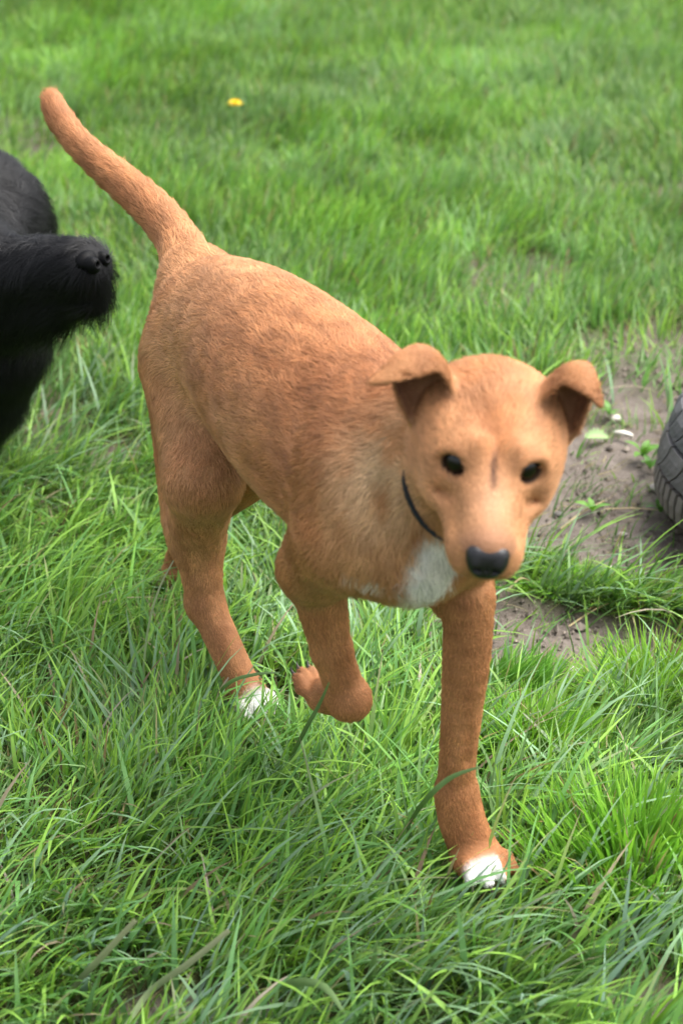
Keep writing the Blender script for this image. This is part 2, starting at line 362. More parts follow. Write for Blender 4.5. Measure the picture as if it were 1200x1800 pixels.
class Field:
    def __init__(self, lo, hi, h):
        self.lo = np.array(lo, float); self.h = h
        self.n = np.ceil((np.array(hi)-self.lo)/h).astype(int)+1
        self.F = np.full(self.n, 0.03, np.float32); self.prims = []
        self.ax = [self.lo[i]+h*np.arange(self.n[i]) for i in range(3)]
    def _apply(self, lo, hi, dist, k, sub):
        i0 = np.clip(np.floor((lo-self.lo)/self.h).astype(int), 0, self.n); i1 = np.clip(np.ceil((hi-self.lo)/self.h).astype(int)+1, 0, self.n)
        if np.any(i1 <= i0): return
        g = np.meshgrid(*[self.ax[i][i0[i]:i1[i]] for i in range(3)], indexing='ij')
        P = np.stack([a.ravel() for a in g], 1)
        d = dist(P).reshape(g[0].shape)
        s = np.s_[i0[0]:i1[0], i0[1]:i1[1], i0[2]:i1[2]]; f = self.F[s]
        if sub:
            d = -d; hh = np.maximum(k-np.abs(f-d), 0)/k; self.F[s] = np.maximum(f, d)+hh*hh*k/4
        else:
            hh = np.maximum(k-np.abs(f-d), 0)/k; self.F[s] = np.minimum(f, d)-hh*hh*k/4
    def cone(self, a, b, ra, rb, k=0.02, flow=None, w=None, s=1.0, sub=False, L=None, part=None):
        a, b = np.asarray(a, float), np.asarray(b, float)
        def dist(P):
            if w is not None and s != 1.0:
                W = nrm(w); P = P + ((P-a)@W)[:, None]*(s-1)*W
                bb = b + ((b-a)@W)*(s-1)*W
            else: bb = b
            ba = bb-a; l2 = ba@ba
            t = np.clip(((P-a)@ba)/l2, 0, 1)
            return (np.linalg.norm(P-a-t[:, None]*ba, axis=1) - (ra+(rb-ra)*t))/max(1.0, s**0.5)
        m = max(ra, rb)/min(1.0, s) + k + 3*self.h
        self._apply(np.minimum(a, b)-m, np.maximum(a, b)+m, dist, k, sub)
        if not sub: self.prims.append((dist, nrm(b-a) if flow is None else nrm(flow), L, part))
    def ell(self, c, r, axes=None, k=0.02, flow=(0, 0, -1), sub=False, L=None, part=None):
        c, r = np.asarray(c, float), np.asarray(r, float); A = np.eye(3) if axes is None else np.asarray(axes)
        def dist(P):
            q = (P-c)@A.T; k0 = np.linalg.norm(q/r, axis=1); k1 = np.linalg.norm(q/(r*r), axis=1)
            return k0*(k0-1)/np.maximum(k1, 1e-6)
        e = np.sqrt(((A*r[:, None])**2).sum(0)) + k + 3*self.h
        self._apply(c-e, c+e, dist, k, sub)
        if not sub: self.prims.append((dist, nrm(flow), L, part))
    def sheet(self, pts, thick, k=0.006, flow=(0, 0, 1), L=None, part=None):
        pts = np.asarray(pts, np.float32)
        thick = np.broadcast_to(np.asarray(thick, np.float32), (len(pts),))
        def dist(P):
            P = P.astype(np.float32); o = np.full(len(P), 0.5, np.float32); p2 = (pts**2).sum(1)
            nb = np.flatnonzero(np.all((P > pts.min(0)-0.035) & (P < pts.max(0)+0.035), axis=1)); PN = P[nb]; on = np.empty(len(nb), np.float32)
            for i in range(0, len(PN), 4096):
                q = PN[i:i+4096]; d2 = (q**2).sum(1)[:, None] + p2[None] - 2*q@pts.T
                on[i:i+4096] = (np.sqrt(np.maximum(d2, 0)) - thick[None]).min(1)
            o[nb] = on
            return o
        m = thick.max()+k+3*self.h
        self._apply(pts.min(0)-m, pts.max(0)+m, dist, k, False)
        self.prims.append((dist, nrm(flow), L, part))
    def mesh(self, smooth=2):
        F = self.F; ins = F < 0
        nx, ny, nz = F.shape
        c = ins[:-1, :-1, :-1].astype(np.int8)
        for dx in (0, 1):
            for dy in (0, 1):
                for dz in (0, 1):
                    if dx+dy+dz: c = c + ins[dx:nx-1+dx, dy:ny-1+dy, dz:nz-1+dz]
        cells = np.argwhere((c > 0) & (c < 8))
        idx = np.full(c.shape, -1, np.int32); idx[tuple(cells.T)] = np.arange(len(cells))
        acc = np.zeros((len(cells), 3)); cnt = np.zeros(len(cells))
        corners = [(a, b, d) for a in (0, 1) for b in (0, 1) for d in (0, 1)]
        val = {q: F[cells[:, 0]+q[0], cells[:, 1]+q[1], cells[:, 2]+q[2]] for q in corners}
        for q in corners:
            for ax in range(3):
                if q[ax] == 0:
                    q2 = list(q); q2[ax] = 1; q2 = tuple(q2); fa, fb = val[q], val[q2]
                    m = (fa < 0) != (fb < 0); t = np.where(m, fa/np.where(m, fa-fb, 1), 0)
                    p = np.tile(np.array(q, float), (len(cells), 1)); p[:, ax] += t
                    acc += p*m[:, None]; cnt += m
        V = self.lo + self.h*(cells + acc/cnt[:, None])
        quads = []
        for ax in range(3):
            o = [0, 1, 2]; o.remove(ax)
            sl = [slice(1, -1)]*3; sl[ax] = slice(0, -1); s2 = list(sl); s2[ax] = slice(1, None)
            A, B = ins[tuple(sl)], ins[tuple(s2)]
            e = np.argwhere(A != B); s = A[tuple(e.T)]
            e = e.copy(); e[:, o[0]] += 1; e[:, o[1]] += 1
            def cid(d0, d1):
                q = e.copy(); q[:, o[0]] -= d0; q[:, o[1]] -= d1; return idx[q[:, 0], q[:, 1], q[:, 2]]
            Q = np.stack([cid(1, 1), cid(0, 1), cid(0, 0), cid(1, 0)], 1)
            flip = s if ax != 1 else ~s
            Q[~flip] = Q[~flip][:, ::-1]; quads.append(Q)
        Q = np.concatenate(quads)
        # keep the largest connected body, drop specks
        e = np.concatenate([Q[:, [0, 1]], Q[:, [1, 2]], Q[:, [2, 3]], Q[:, [3, 0]]]); n = len(V)
        for _ in range(smooth):
            deg = np.bincount(e[:, 0], minlength=n)+np.bincount(e[:, 1], minlength=n)
            S = np.stack([np.bincount(e[:, 0], V[e[:, 1], i], n)+np.bincount(e[:, 1], V[e[:, 0], i], n) for i in range(3)], 1)/np.maximum(deg, 1)[:, None]
            V = V*0.5+S*0.5
        T = np.concatenate([Q[:, [0, 1, 2]], Q[:, [0, 2, 3]]])
        fn = np.cross(V[T[:, 1]]-V[T[:, 0]], V[T[:, 2]]-V[T[:, 0]])
        N = np.zeros_like(V)
        for j in range(3):
            for i in range(3): N[:, i] += np.bincount(T[:, j], fn[:, i], n)
        return V, Q, T, nrm(N), np.linalg.norm(fn, axis=1)/2
    def blend(self, V, soft=0.008):
        """per-vertex fur direction, fur length and part weights from the nearest primitives"""
        fl = np.zeros_like(V); ln = np.zeros(len(V)); ws = np.zeros(len(V)); parts = {}
        best = np.full(len(V), 9.0)
        D = []
        for (dist, flow, L, part) in self.prims:
            d = dist(V); D.append(d); best = np.minimum(best, d)
        for d, (dist, flow, L, part) in zip(D, self.prims):
            w = np.exp(-np.clip(d-best, 0, 0.2)/soft)
            fl += w[:, None]*flow; ln += w*(L or 0.01); ws += w
            if part: parts[part] = parts.get(part, 0) + w
        return fl/ws[:, None], ln/ws, {k: v/ws for k, v in parts.items()}

def make_fur(name, V, T, N, area, flow, length, col, density, count, mat, radius, parent, lift=0.35, clumpsc=0.006, jitter=0.35, npt=4, droop=0.0, colvar=0.22):
    rng = np.random.default_rng(len(V))
    w = area*density[T].mean(1); w = np.maximum(w, 0); cum = np.cumsum(w); cum /= cum[-1]
    t = np.minimum(np.searchsorted(cum, rng.random(count)), len(T)-1)
    a, b = rng.random(count), rng.random(count); s = a+b > 1; a[s], b[s] = 1-a[s], 1-b[s]; c = 1-a-b
    def ip(X): return X[T[t, 0]]*(a[:, None] if X.ndim > 1 else a) + X[T[t, 1]]*(b[:, None] if X.ndim > 1 else b) + X[T[t, 2]]*(c[:, None] if X.ndim > 1 else c)
    P, n, f, L, C = ip(V), nrm(ip(N)), ip(flow), ip(length), ip(col)
    j = np.stack([vnoise3(P, clumpsc, 100+i)-0.5 for i in range(3)], 1)*2.2*jitter + np.stack([vnoise3(P, clumpsc*3.5, 110+i)-0.5 for i in range(3)], 1)*1.4*jitter + rng.normal(0, 0.16, (count, 3))
    f = nrm(f) + j
    tng = nrm(f - n*(f*n).sum(1, keepdims=True))
    lf = lift*(0.6+0.8*rng.random(count))
    L = L*(0.55+0.6*rng.random(count))
    pts = []
    for k in range(npt):
        u = k/(npt-1)
        ang = lf*(1-0.55*u)
        pts.append(P - n*0.0006 + tng*(L*u*np.cos(ang))[:, None] + n*(L*u*np.sin(ang))[:, None] + np.array([0, 0, -1])*(droop*L*u*u)[:, None])
    pts = np.stack(pts, 1).astype(np.float32)
    cu = bpy.data.hair_curves.new(name); cu.add_curves([npt]*count)
    cu.attributes['position'].data.foreach_set('vector', pts.ravel())
    ra = cu.attributes.get('radius') or cu.attributes.new('radius', 'FLOAT', 'POINT')
    taper = np.array([1.0, 0.95, 0.7, 0.15]) if npt == 4 else np.linspace(1, 0.15, npt)
    ra.data.foreach_set('value', (radius*(0.7+0.6*rng.random((count, 1)))*taper[None]).astype(np.float32).ravel())
    cl = vnoise3(P, clumpsc*1.6, 131)*0.6 + rng.random(count)*0.4
    C = C*(1+colvar*(cl*2-1))[:, None]
    ca = cu.attributes.new('col', 'FLOAT_COLOR', 'CURVE'); cc = np.ones((count, 4), np.float32); cc[:, :3] = C; ca.data.foreach_set('color', cc.ravel())
    na = cu.attributes.new('sn', 'FLOAT_VECTOR', 'CURVE'); na.data.foreach_set('vector', n.astype(np.float32).ravel())
    cu.materials.append(mat)
    o = obj(name, cu, parent); o['kind'] = 'stuff'
    return o

def sphere_mesh(name, c, r, axes, mat, nu=28, nv=18, fn=None):
    c = np.asarray(c); A = np.asarray(axes); V = []; F = []
    for i in range(nv+1):
        for j in range(nu):
            p, q = math.pi*i/nv, 2*math.pi*j/nu
            d = np.array([math.cos(p), math.sin(p)*math.cos(q), math.sin(p)*math.sin(q)])
            l = d*np.asarray(r)
            if fn: l = fn(l, d)
            V.append(c + l@A)
    for i in range(nv):
        for j in range(nu):
            F.append([i*nu+j, (i+1)*nu+j, (i+1)*nu+(j+1) % nu, i*nu+(j+1) % nu])
    return mesh_np(name, np.array(V), np.array(F), mat, True)
# ------------------------------------------------------------------ the tan dog
ALPHA = math.radians(25)
O = np.array([0.045, 1.15]); AX = np.array([math.sin(ALPHA), -math.cos(ALPHA), 0]); LX = np.array([math.cos(ALPHA), math.sin(ALPHA), 0])
def D(s, l, z): return np.array([O[0], O[1], 0]) + s*AX + l*LX + np.array([0, 0, z])
# head frame: forward (muzzle), dog's left, up
hp, hr = math.radians(22), math.radians(6)
HM = nrm([-0.065, -math.cos(hp), -math.sin(hp)])
hl0 = nrm(np.cross([0, 0, 1], HM)); HU0 = np.cross(HM, hl0)
HL = nrm(hl0*math.cos(hr) - HU0*math.sin(hr)); HU = np.cross(HM, HL)
H0 = np.array([0.0992, 1.0607, 0.4329])
HA = np.stack([HM, HL, HU])
def H(f, r, u): return H0 + 0.01*(f*HM + r*HL + u*HU)

B = Field((-0.345, 0.90, -0.02), (0.21, 1.83, 0.56), 0.0021)
back = nrm(-AX + np.array([0, 0, -0.25]))
# trunk
AXES = np.stack([AX, LX, [0, 0, 1]])
TR = catmull(np.array([(-0.02, 0.002, 0.357, 0.075, 1.12), (-0.10, 0.004, 0.359, 0.081, 1.10), (-0.17, 0.005, 0.359, 0.082, 1.08), (-0.24, 0.006, 0.361, 0.077, 1.06), (-0.30, 0.006, 0.363, 0.070, 1.04), (-0.36, 0.005, 0.361, 0.061, 1.0), (-0.405, 0.005, 0.357, 0.051, 1.0)]), np.linspace(0, 1, 19))
for p, q in zip(TR, TR[1:]): B.cone(D(*p[:3]), D(*q[:3]), p[3], q[3], 0.006, back, LX, float(p[4]), L=0.013)
B.ell(D(-0.03, 0.002, 0.394), (0.080, 0.046, 0.050), AXES, 0.02, back, L=0.012)                 # withers
B.ell(D(0.016, 0, 0.337), (0.046, 0.048, 0.046), AXES, 0.02, (0, 0, -1), L=0.014)            # breast
B.ell(D(-0.08, 0, 0.330), (0.10, 0.044, 0.042), AXES, 0.02, back, L=0.012)                   # brisket
# neck
B.cone(D(-0.02, 0.0, 0.378), H(-4.0, 0, -0.9), 0.058, 0.047, 0.025, -nrm(H(-4, 0, -1)-D(0, 0, 0.35)), L=0.015, part='neck')
B.cone(D(0.015, 0.0, 0.340), H(-3.0, 0, -2.6), 0.050, 0.037, 0.025, (0.1, 0.2, -1), L=0.014, part='neck')
# shoulders and upper arms
for sg, sh, el in ((1, D(0.0, 0.046, 0.345), D(-0.015, 0.060, 0.255)), (-1, D(-0.01, -0.044, 0.350), D(-0.070, -0.044, 0.272))):
    B.ell(sh, (0.046, 0.024, 0.060), AXES, 0.02, (0, 0.25, -1), L=0.012)
    B.cone(sh - np.array([0, 0, 0.02]), el, 0.033, 0.025, 0.018, L=0.011)
# left foreleg, planted
LE = D(-0.005, 0.062, 0.245); LW = at(802, 1395, 1.160); LP = at(832, 1490, 1.150); LT = at(846, 1520, 1.128)
FL = np.array([[*at(820, 1040, 1.170), 0.0215], [*at(822, 1100, 1.166), 0.0188], [*at(818, 1170, 1.164), 0.0180], [*at(811, 1250, 1.162), 0.0157], [*at(804, 1330, 1.160), 0.0142], [*LW, 0.0146], [*at(807, 1450, 1.157), 0.0144], [*LP, 0.0158]])
FS = catmull(FL, np.linspace(0, 1, 22))
for p, q in zip(FS, FS[1:]): B.cone(p[:3], q[:3], p[3], q[3], 0.003, (0, 0, -1), L=0.006)
B.ell(LW + np.array([0.0, 0.010, -0.004]), (0.012, 0.010, 0.012), None, 0.008, (0, 0, -1), L=0.005)      # carpal pad side
B.cone(LW, LP, 0.0165, 0.0165, 0.01, L=0.005)
B.cone(at(797, 1170, 1.142), at(789, 1330, 1.146), 0.0010, 0.0010, 0.006, sub=True)
B.cone(at(838, 1190, 1.143), at(822, 1340, 1.147), 0.0008, 0.0008, 0.005, sub=True)
def paw(base, fwd, up, size, splay, k=0.0035, part='toe'):
    """four toes fanned from the end of the foot; returns claw positions"""
    fwd = nrm(fwd); up = nrm(up - fwd*(np.dot(up, fwd))); side = np.cross(up, fwd); claws = []
    for i, o in enumerate((-1.5, -0.5, 0.5, 1.5)):
        d = nrm(fwd + side*o*splay); ln = size*(1.0 if abs(o) < 1 else 0.78)
        a = base + side*o*size*0.30; b = a + d*ln*0.55 + up*size*0.06; c = a + d*ln*1.0 - up*size*0.14
        B.cone(a, b, size*0.25, size*0.25, k, d, L=0.004, part=part); B.cone(b, c, size*0.25, size*0.21, k, d, L=0.004, part=part)
        claws.append((c + d*size*0.15 - up*0.0*size, d, up))
    return claws
CLAWS = []
fw = nrm(gp(905, 1560)-gp(820, 1450)); fw[2] = 0
B.ell((LP+LT)/2 + np.array([0, 0, -0.004]), (0.021, 0.022, 0.015), np.stack([nrm(fw), np.cross([0, 0, 1], nrm(fw)), [0, 0, 1]]), 0.008, fw, L=0.005)
CLAWS += paw(LT + np.array([0, 0.012, -0.001]), fw, np.array([0, 0, 1.0]), 0.027, 0.22)
# right foreleg, lifted with the wrist folded
RE = at(552, 1008, 1.215); RW = at(611, 1226, 1.215)
B.cone(at(572, 985, 1.195), RE, 0.030, 0.0235, 0.016, (0, 0, -1), L=0.010)
B.ell(at(518, 992, 1.222), (0.011, 0.013, 0.016), None, 0.016, (0, 0, -1), L=0.008)
B.cone(at(556, 1020, 1.212), at(582, 1140, 1.215), 0.0222, 0.0162, 0.010, L=0.008)
B.cone(at(582, 1140, 1.215), RW, 0.0162, 0.0160, 0.006, L=0.006)
B.ell(RW + np.array([0.002, -0.003, 0]), (0.0178, 0.0178, 0.0185), None, 0.006, (0, 0, -1), L=0.005)
RP = at(568, 1222, 1.262)
B.cone(RW + np.array([0, 0.004, -0.003]), RP, 0.0165, 0.0155, 0.008, L=0.005)
CLAWS += paw(RP + np.array([-0.002, 0.0, 0.002]), at(534, 1182, 1.285)-RP, np.array([-0.6, 0.4, -0.6]), 0.024, 0.16, 0.0022)
# right hind leg, planted under the belly
RHIP = D(-0.375, -0.024, 0.328); RK = D(-0.295, -0.048, 0.250); RHK = at(362, 1062, 1.433); RHP = at(425, 1200, 1.400)
B.ell(D(-0.380, -0.020, 0.325), (0.062, 0.028, 0.070), AXES, 0.02, (0, 0.2, -1), L=0.012)
B.cone(RHIP, RK, 0.048, 0.032, 0.02, (0, 0.2, -1), L=0.011)
B.cone(D(-0.400, -0.024, 0.31), at(335, 900, 1.46), 0.036, 0.027, 0.02, (0, 0.1, -1), L=0.010)
B.cone(RK, at(347, 950, 1.445), 0.032, 0.0235, 0.02, (0, 0, -1), L=0.009)
B.cone(at(347, 950, 1.445), RHK, 0.0235, 0.0160, 0.012, (0, 0, -1), L=0.007)
B.ell(RHK + np.array([-0.006, 0.006, 0.002]), (0.012, 0.013, 0.018), None, 0.010, (0, 0, -1), L=0.006)
B.cone(RHK, RHP, 0.0165, 0.0155, 0.010, L=0.005)
fh = nrm(gp(490, 1262)-gp(400, 1190)); fh[2] = 0
B.ell(RHP + np.array([0.004, -0.004, -0.008]), (0.020, 0.020, 0.015), np.stack([nrm(fh), np.cross([0, 0, 1], nrm(fh)), [0, 0, 1]]), 0.008, fh, L=0.005)
CLAWS += paw(RHP + 0.010*fh + np.array([0, 0, -0.012]), fh, np.array([0, 0, 1.0]), 0.027, 0.16)
# left hind leg, trailing
LHIP = D(-0.375, 0.028, 0.315); LK = D(-0.36, 0.045, 0.225); LHK = D(-0.475, 0.006, 0.105); LHP = D(-0.535, 0.006, 0.028)
B.ell(D(-0.380, 0.024, 0.315), (0.060, 0.028, 0.066), AXES, 0.02, (0, 0.2, -1), L=0.012)
B.cone(LHIP, LK, 0.046, 0.031, 0.02, (0, 0.2, -1), L=0.011)
B.cone(D(-0.41, 0.034, 0.31), D(-0.40, 0.036, 0.22), 0.036, 0.026, 0.02, (0, 0, -1), L=0.011)
B.cone(LK, LHK, 0.030, 0.0150, 0.02, L=0.008)
B.cone(LHK, LHP, 0.0150, 0.014, 0.010, L=0.006)
CLAWS += paw(LHP + np.array([0, 0, -0.006]), nrm(AX*1.0 + np.array([0, 0, -0.25])), np.array([0, 0, 1.0]), 0.026, 0.12)
# tail
TP = np.array([[*D(-0.400, 0.006, 0.366), 0.028], [*at(338, 480, 1.555), 0.0265], [*at(313, 424, 1.59), 0.0200], [*at(270, 368, 1.625), 0.0178], [*at(204, 310, 1.67), 0.0158], [*at(141, 254, 1.705), 0.0128], [*at(104, 205, 1.735), 0.0118], [*at(92, 178, 1.75), 0.0095]])
_n = len(TP)-1
TS = catmull(TP, np.linspace(0, 1, 22))
for k_, (p, q) in enumerate(zip(TS, TS[1:])): B.cone(p[:3], q[:3], p[3], q[3], 0.022 if k_ < 3 else 0.002, L=0.013, part='tail')
# head
hb = lambda f, r, u: f*HM + r*HL + u*HU
cm = 0.01
B.ell(H(-2.3, 0, 0.05), (5.0*cm, 4.55*cm, 3.30*cm), HA, 0.016, -HM + 0.2*HU, L=0.0075, part='head')
for s in (-1, 1): B.ell(H(-2.4, s*2.55, 1.15), (4.0*cm, 2.15*cm, 1.95*cm), HA, 0.014, -HM + 0.2*HU, L=0.0075, part='head')
for s in (-1, 1):
    B.ell(H(-0.6, s*2.9, -1.0), (3.8*cm, 1.8*cm, 2.6*cm), HA, 0.018, hb(-1, s*0.4, -0.3), L=0.0075, part='head')
    B.ell(H(0.9, s*1.65, 2.15), (1.5*cm, 1.2*cm, 0.95*cm), HA, 0.012, hb(-0.6, s*0.8, 0.2), L=0.006, part='head')     # brow
    B.ell(H(2.3, s*2.2, -0.3), (2.2*cm, 1.2*cm, 1.2*cm), HA, 0.014, hb(-1, s*0.4, -0.2), L=0.006, part='head')      # under the eye
    B.ell(H(5.6, s*1.25, -1.45), (2.9*cm, 1.3*cm, 1.4*cm), HA, 0.012, hb(-1, 0, -0.5), L=0.003, part='muzzle')      # lips
B.cone(H(1.5, 0, -1.2), H(6.7, 0, -0.80), 2.75*cm, 1.80*cm, 0.016, -HM, L=0.005, part='muzzle')
B.cone(H(1.4, 0, 0.75), H(7.6, 0, 0.25), 1.60*cm, 1.22*cm, 0.014, -HM, L=0.003, part='muzzle')
B.cone(H(-0.5, 0, -2.8), H(6.2, 0, -2.25), 2.3*cm, 1.15*cm, 0.012, hb(-1, 0, -0.3), L=0.004, part='jaw')
EYES = [H(1.35, s*2.15, 1.35) for s in (-1, 1)]
for s, e in zip((-1, 1), EYES):
    B.ell(e + 0.01*hb(0.15, s*0.1, 0.1), (1.25*cm, 1.28*cm, 1.12*cm), HA, 0.008, hb(-0.5, s*0.8, 0.3), L=0.003, part='head')
# wrinkle between the eyes and philtrum
B.cone(H(0.6, 0.10, 3.25), H(4.2, 0.02, 2.30), 0.22*cm, 0.16*cm, 0.005, sub=True)
B.cone(H(-1.6, 0.95, 3.95), H(0.5, 0.70, 3.60), 0.16*cm, 0.14*cm, 0.007, sub=True)
B.cone(H(-1.6, -0.80, 3.95), H(0.5, -0.55, 3.60), 0.16*cm, 0.14*cm, 0.007, sub=True)
for s in (-1, 1):
    B.ell(H(5.0, s*3.15, 0.55), (2.2*cm, 0.85*cm, 0.95*cm), HA, 0.012, sub=True)                                            # hollow beside the bridge
    B.ell(H(1.05, s*1.35, 2.55), (0.90*cm, 0.85*cm, 0.78*cm), HA, 0.005, hb(-0.6, s*0.8, 0.2), L=0.004, part='head')       # knob over the inner eye
    B.cone(H(0.95, s*1.35, 2.50), H(0.50, s*3.15, 1.55), 0.44*cm, 0.38*cm, 0.005, hb(-0.5, s*0.9, 0.1), L=0.004, part='head')  # upper lid fold
    B.cone(H(2.45, s*1.65, 0.85), H(1.75, s*3.15, 0.20), 0.30*cm, 0.28*cm, 0.006, hb(-0.5, s*0.9, -0.3), L=0.004, part='head')  # lower lid
    B.cone(H(2.3, s*3.45, -0.70), H(3.4, s*2.60, -0.10), 0.06*cm, 0.05*cm, 0.009, sub=True)                                  # crease under the eye
    B.cone(H(3.0, s*2.9, -3.0), H(7.9, s*1.25, -2.55), 0.06*cm, 0.05*cm, 0.007, sub=True)                                   # mouth line
for s, e in zip((-1, 1), EYES):
    out_ = nrm(hb(1, s*0.55, 0.35)); tl = nrm(hb(-0.45, s*1, -0.10)); tl = nrm(tl - out_*np.dot(tl, out_)); tu = np.cross(out_, tl)*s
    B.ell(e + out_*1.25*cm, (0.98*cm, 1.03*cm, 0.84*cm), np.stack([out_, tl, tu]), 0.0025, sub=True)
# ears: a folded sheet each
EAR = np.array([
    [(2.9, 3.4, -2.6), (3.1, 3.4, -4.0), (3.9, 2.5, -4.8), (4.5, 0.6, -4.0), (4.5, -0.3, -2.2)],
    [(3.4, 4.4, -2.7), (3.8, 4.7, -4.2), (5.0, 3.9, -4.9), (5.9, 1.9, -4.0), (5.6, 0.8, -2.3)],
    [(3.9, 5.0, -2.8), (4.4, 5.5, -4.2), (5.7, 5.1, -4.8), (6.7, 3.7, -3.9), (6.5, 2.9, -2.8)],
    [(4.4, 5.3, -2.7), (4.9, 5.8, -3.7), (6.0, 5.7, -4.2), (6.9, 4.8, -3.7), (6.8, 4.2, -3.1)],
    [(5.6, 5.35, -1.9), (5.9, 5.6, -2.6), (6.6, 5.65, -3.1), (7.1, 5.35, -3.1), (7.1, 5.05, -2.8)],
    [(7.95, 4.75, -1.35), (8.0, 4.8, -1.4), (8.05, 4.85, -1.45), (8.1, 4.8, -1.5), (8.1, 4.75, -1.5)]], float)
tt = np.linspace(0, 1, 72)
S1 = catmull(EAR, tt)                       # rows
S2 = np.stack([catmull(S1[i], np.linspace(0, 1, 64)) for i in range(len(tt))])
EAR_PTS = {}
for s in (-1, 1):
    wide = 0.45 if s > 0 else 1.22; pts = np.array([[H(p[2], s*(p[0] if p[0] < 5.8 else 5.8+(p[0]-5.8)*wide), p[1]) for p in row] for row in S2]); EAR_PTS[s] = pts
    th = np.repeat(np.linspace(0.0021, 0.0016, len(tt)), 64)
    B.sheet(pts.reshape(-1, 3), th, 0.006, hb(0, s*0.8, 0.4), L=0.004, part='ear')
V, Q, T, N, AR = B.mesh(2)
from mathutils.bvhtree import BVHTree
bvh = BVHTree.FromPolygons([tuple(v) for v in V], [tuple(int(i) for i in q) for q in Q])
def on_body(u, v):
    d = nrm(at(u, v, 1.0)-np.array([0, 0, CAM_Z])); h_ = bvh.ray_cast(Vector((0, 0, CAM_Z)), Vector(d)); return np.array(h_[0])
print('tan dog verts', len(V))
FLOW, FLEN, PART = B.blend(V)
# ---- coat colour, with brow-wrinkle and inner-ear shade painted in
d_s = (V[:, :2]-O)@AX[:2]; d_l = (V[:, :2]-O)@LX[:2]; d_z = V[:, 2]
hc = (V-H0)@HA.T*100                        # head coordinates in cm: forward, left, up
P_ = lambda k: PART.get(k, np.zeros(len(V)))
TAN = np.array([0.435, 0.192, 0.078]); RED = np.array([0.335, 0.132, 0.050]); PALE = np.array([0.56, 0.305, 0.145]); WHITE = np.array([0.86, 0.85, 0.82])
mixc = lambda c, k, w: c*(1-w[:, None]) + np.asarray(k)*w[:, None]
C = np.tile(TAN, (len(V), 1))
nz = vnoise3(V, 0.05, 5)*0.6+vnoise3(V, 0.02, 6)*0.4
C = mixc(C, RED, 0.45*smoothstep(0.35, 0.75, nz)*(1-P_('head')-P_('muzzle')))
C = mixc(C, RED, 0.7*np.exp(-((d_s+0.05)/0.06)**2)*smoothstep(0.33, 0.42, d_z)*(1-P_('head')-P_('muzzle')-P_('ear')))
C = mixc(C, PALE, 0.5*np.exp(-((d_s+0.33)/0.09)**2)*smoothstep(0.1, 0.6, nz))
C = mixc(C, RED*1.1, 0.5*smoothstep(0.22, 0.08, d_z)*(d_s < 0.3))
C = mixc(C, PALE*1.02, 0.75*P_('neck')*smoothstep(-0.015, -0.04, d_l)*smoothstep(0.28, 0.33, d_z)*smoothstep(0.02, 0.05, d_s+0.0)*(1-P_('head')))
SV = np.stack([d_s*0.35, d_l, d_z*1.0], 1)
leg_ = smoothstep(0.27, 0.22, d_z)[:, None]; SV = SV*(1-leg_) + np.stack([d_s, d_l, d_z*0.25], 1)*leg_
stk = (vnoise3(SV, 0.009, 15)-0.5)*0.55 + (vnoise3(SV, 0.022, 16)-0.5)*0.35
hd = np.clip(P_('head')+P_('muzzle')+P_('jaw'), 0, 1)
C = C*(1+stk[:, None]*np.array([0.75, 0.9, 1.0]))
C = mixc(C, (0.505, 0.238, 0.103), hd)
C = mixc(C, (0.44, 0.165, 0.055), hd*np.exp(-((hc[:, 0]+0.2)/2.2)**2-(hc[:, 1]/1.6)**2)*0.95*(hc[:, 2] > 0))
C = mixc(C, (0.54, 0.30, 0.180), hd*np.exp(-((hc[:, 0]-5.5)/2.2)**2-(hc[:, 1]/1.5)**2)*0.5*(hc[:, 2] > 0))
C = mixc(C, (0.33, 0.165, 0.10), hd*smoothstep(6.4, 8.2, hc[:, 0])*(hc[:, 2] > 0.2)*0.6)
C = mixc(C, (0.07, 0.025, 0.012), hd*np.exp(-((hc[:, 0]-2.9)/1.35)**4-((hc[:, 1]-0.04)/0.22)**2)*(hc[:, 2] > 0.3))  # shadow of the wrinkle between the eyes, painted as a dark line
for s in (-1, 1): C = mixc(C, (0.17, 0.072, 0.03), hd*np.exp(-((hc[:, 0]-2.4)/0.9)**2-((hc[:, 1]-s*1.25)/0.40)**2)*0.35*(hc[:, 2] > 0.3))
C = mixc(C, (0.04, 0.025, 0.02), hd*np.exp(-((hc[:, 2]+2.75)/0.28)**2)*smoothstep(2.5, 4.5, hc[:, 0])*0.8)
for e in EYES:
    de = np.linalg.norm(V-e, axis=1)
    C = mixc(C, (0.02, 0.014, 0.012), smoothstep(0.0132, 0.0116, de))
for s in (-1, 1):
    C = mixc(C, (0.56, 0.31, 0.155), hd*np.exp(-((hc[:, 0]-1.5)/1.6)**2-((hc[:, 1]-s*3.6)/1.3)**2-((hc[:, 2]+0.8)/1.6)**2)*0.6)
    C = mixc(C, (0.58, 0.31, 0.150), hd*np.exp(-((hc[:, 0]-0.9)/0.7)**2-((hc[:, 1]-s*1.5)/0.7)**2-((hc[:, 2]-2.6)/0.7)**2)*0.6)
nod = 1-np.clip(hd+P_('ear'), 0, 1)
C = mixc(C, PALE*1.08, nod*np.clip(np.exp(-((d_s-0.035)/0.035)**2-((d_l+0.05)/0.035)**2-((d_z-0.370)/0.055)**2)*1.1, 0, 1)*smoothstep(0.15, 0.65, vnoise3(V*np.array([1, 1, 0.4]), 0.012, 19)))
nk = on_body(676, 835); C = mixc(C, (0.64, 0.43, 0.25), nod*0.95*np.exp(-(np.linalg.norm((V-nk)*np.array([1, 1, 0.75]), axis=1)/0.034)**2)*smoothstep(0.2, 0.6, vnoise3(V*np.array([1, 1, 0.35]), 0.008, 29)))
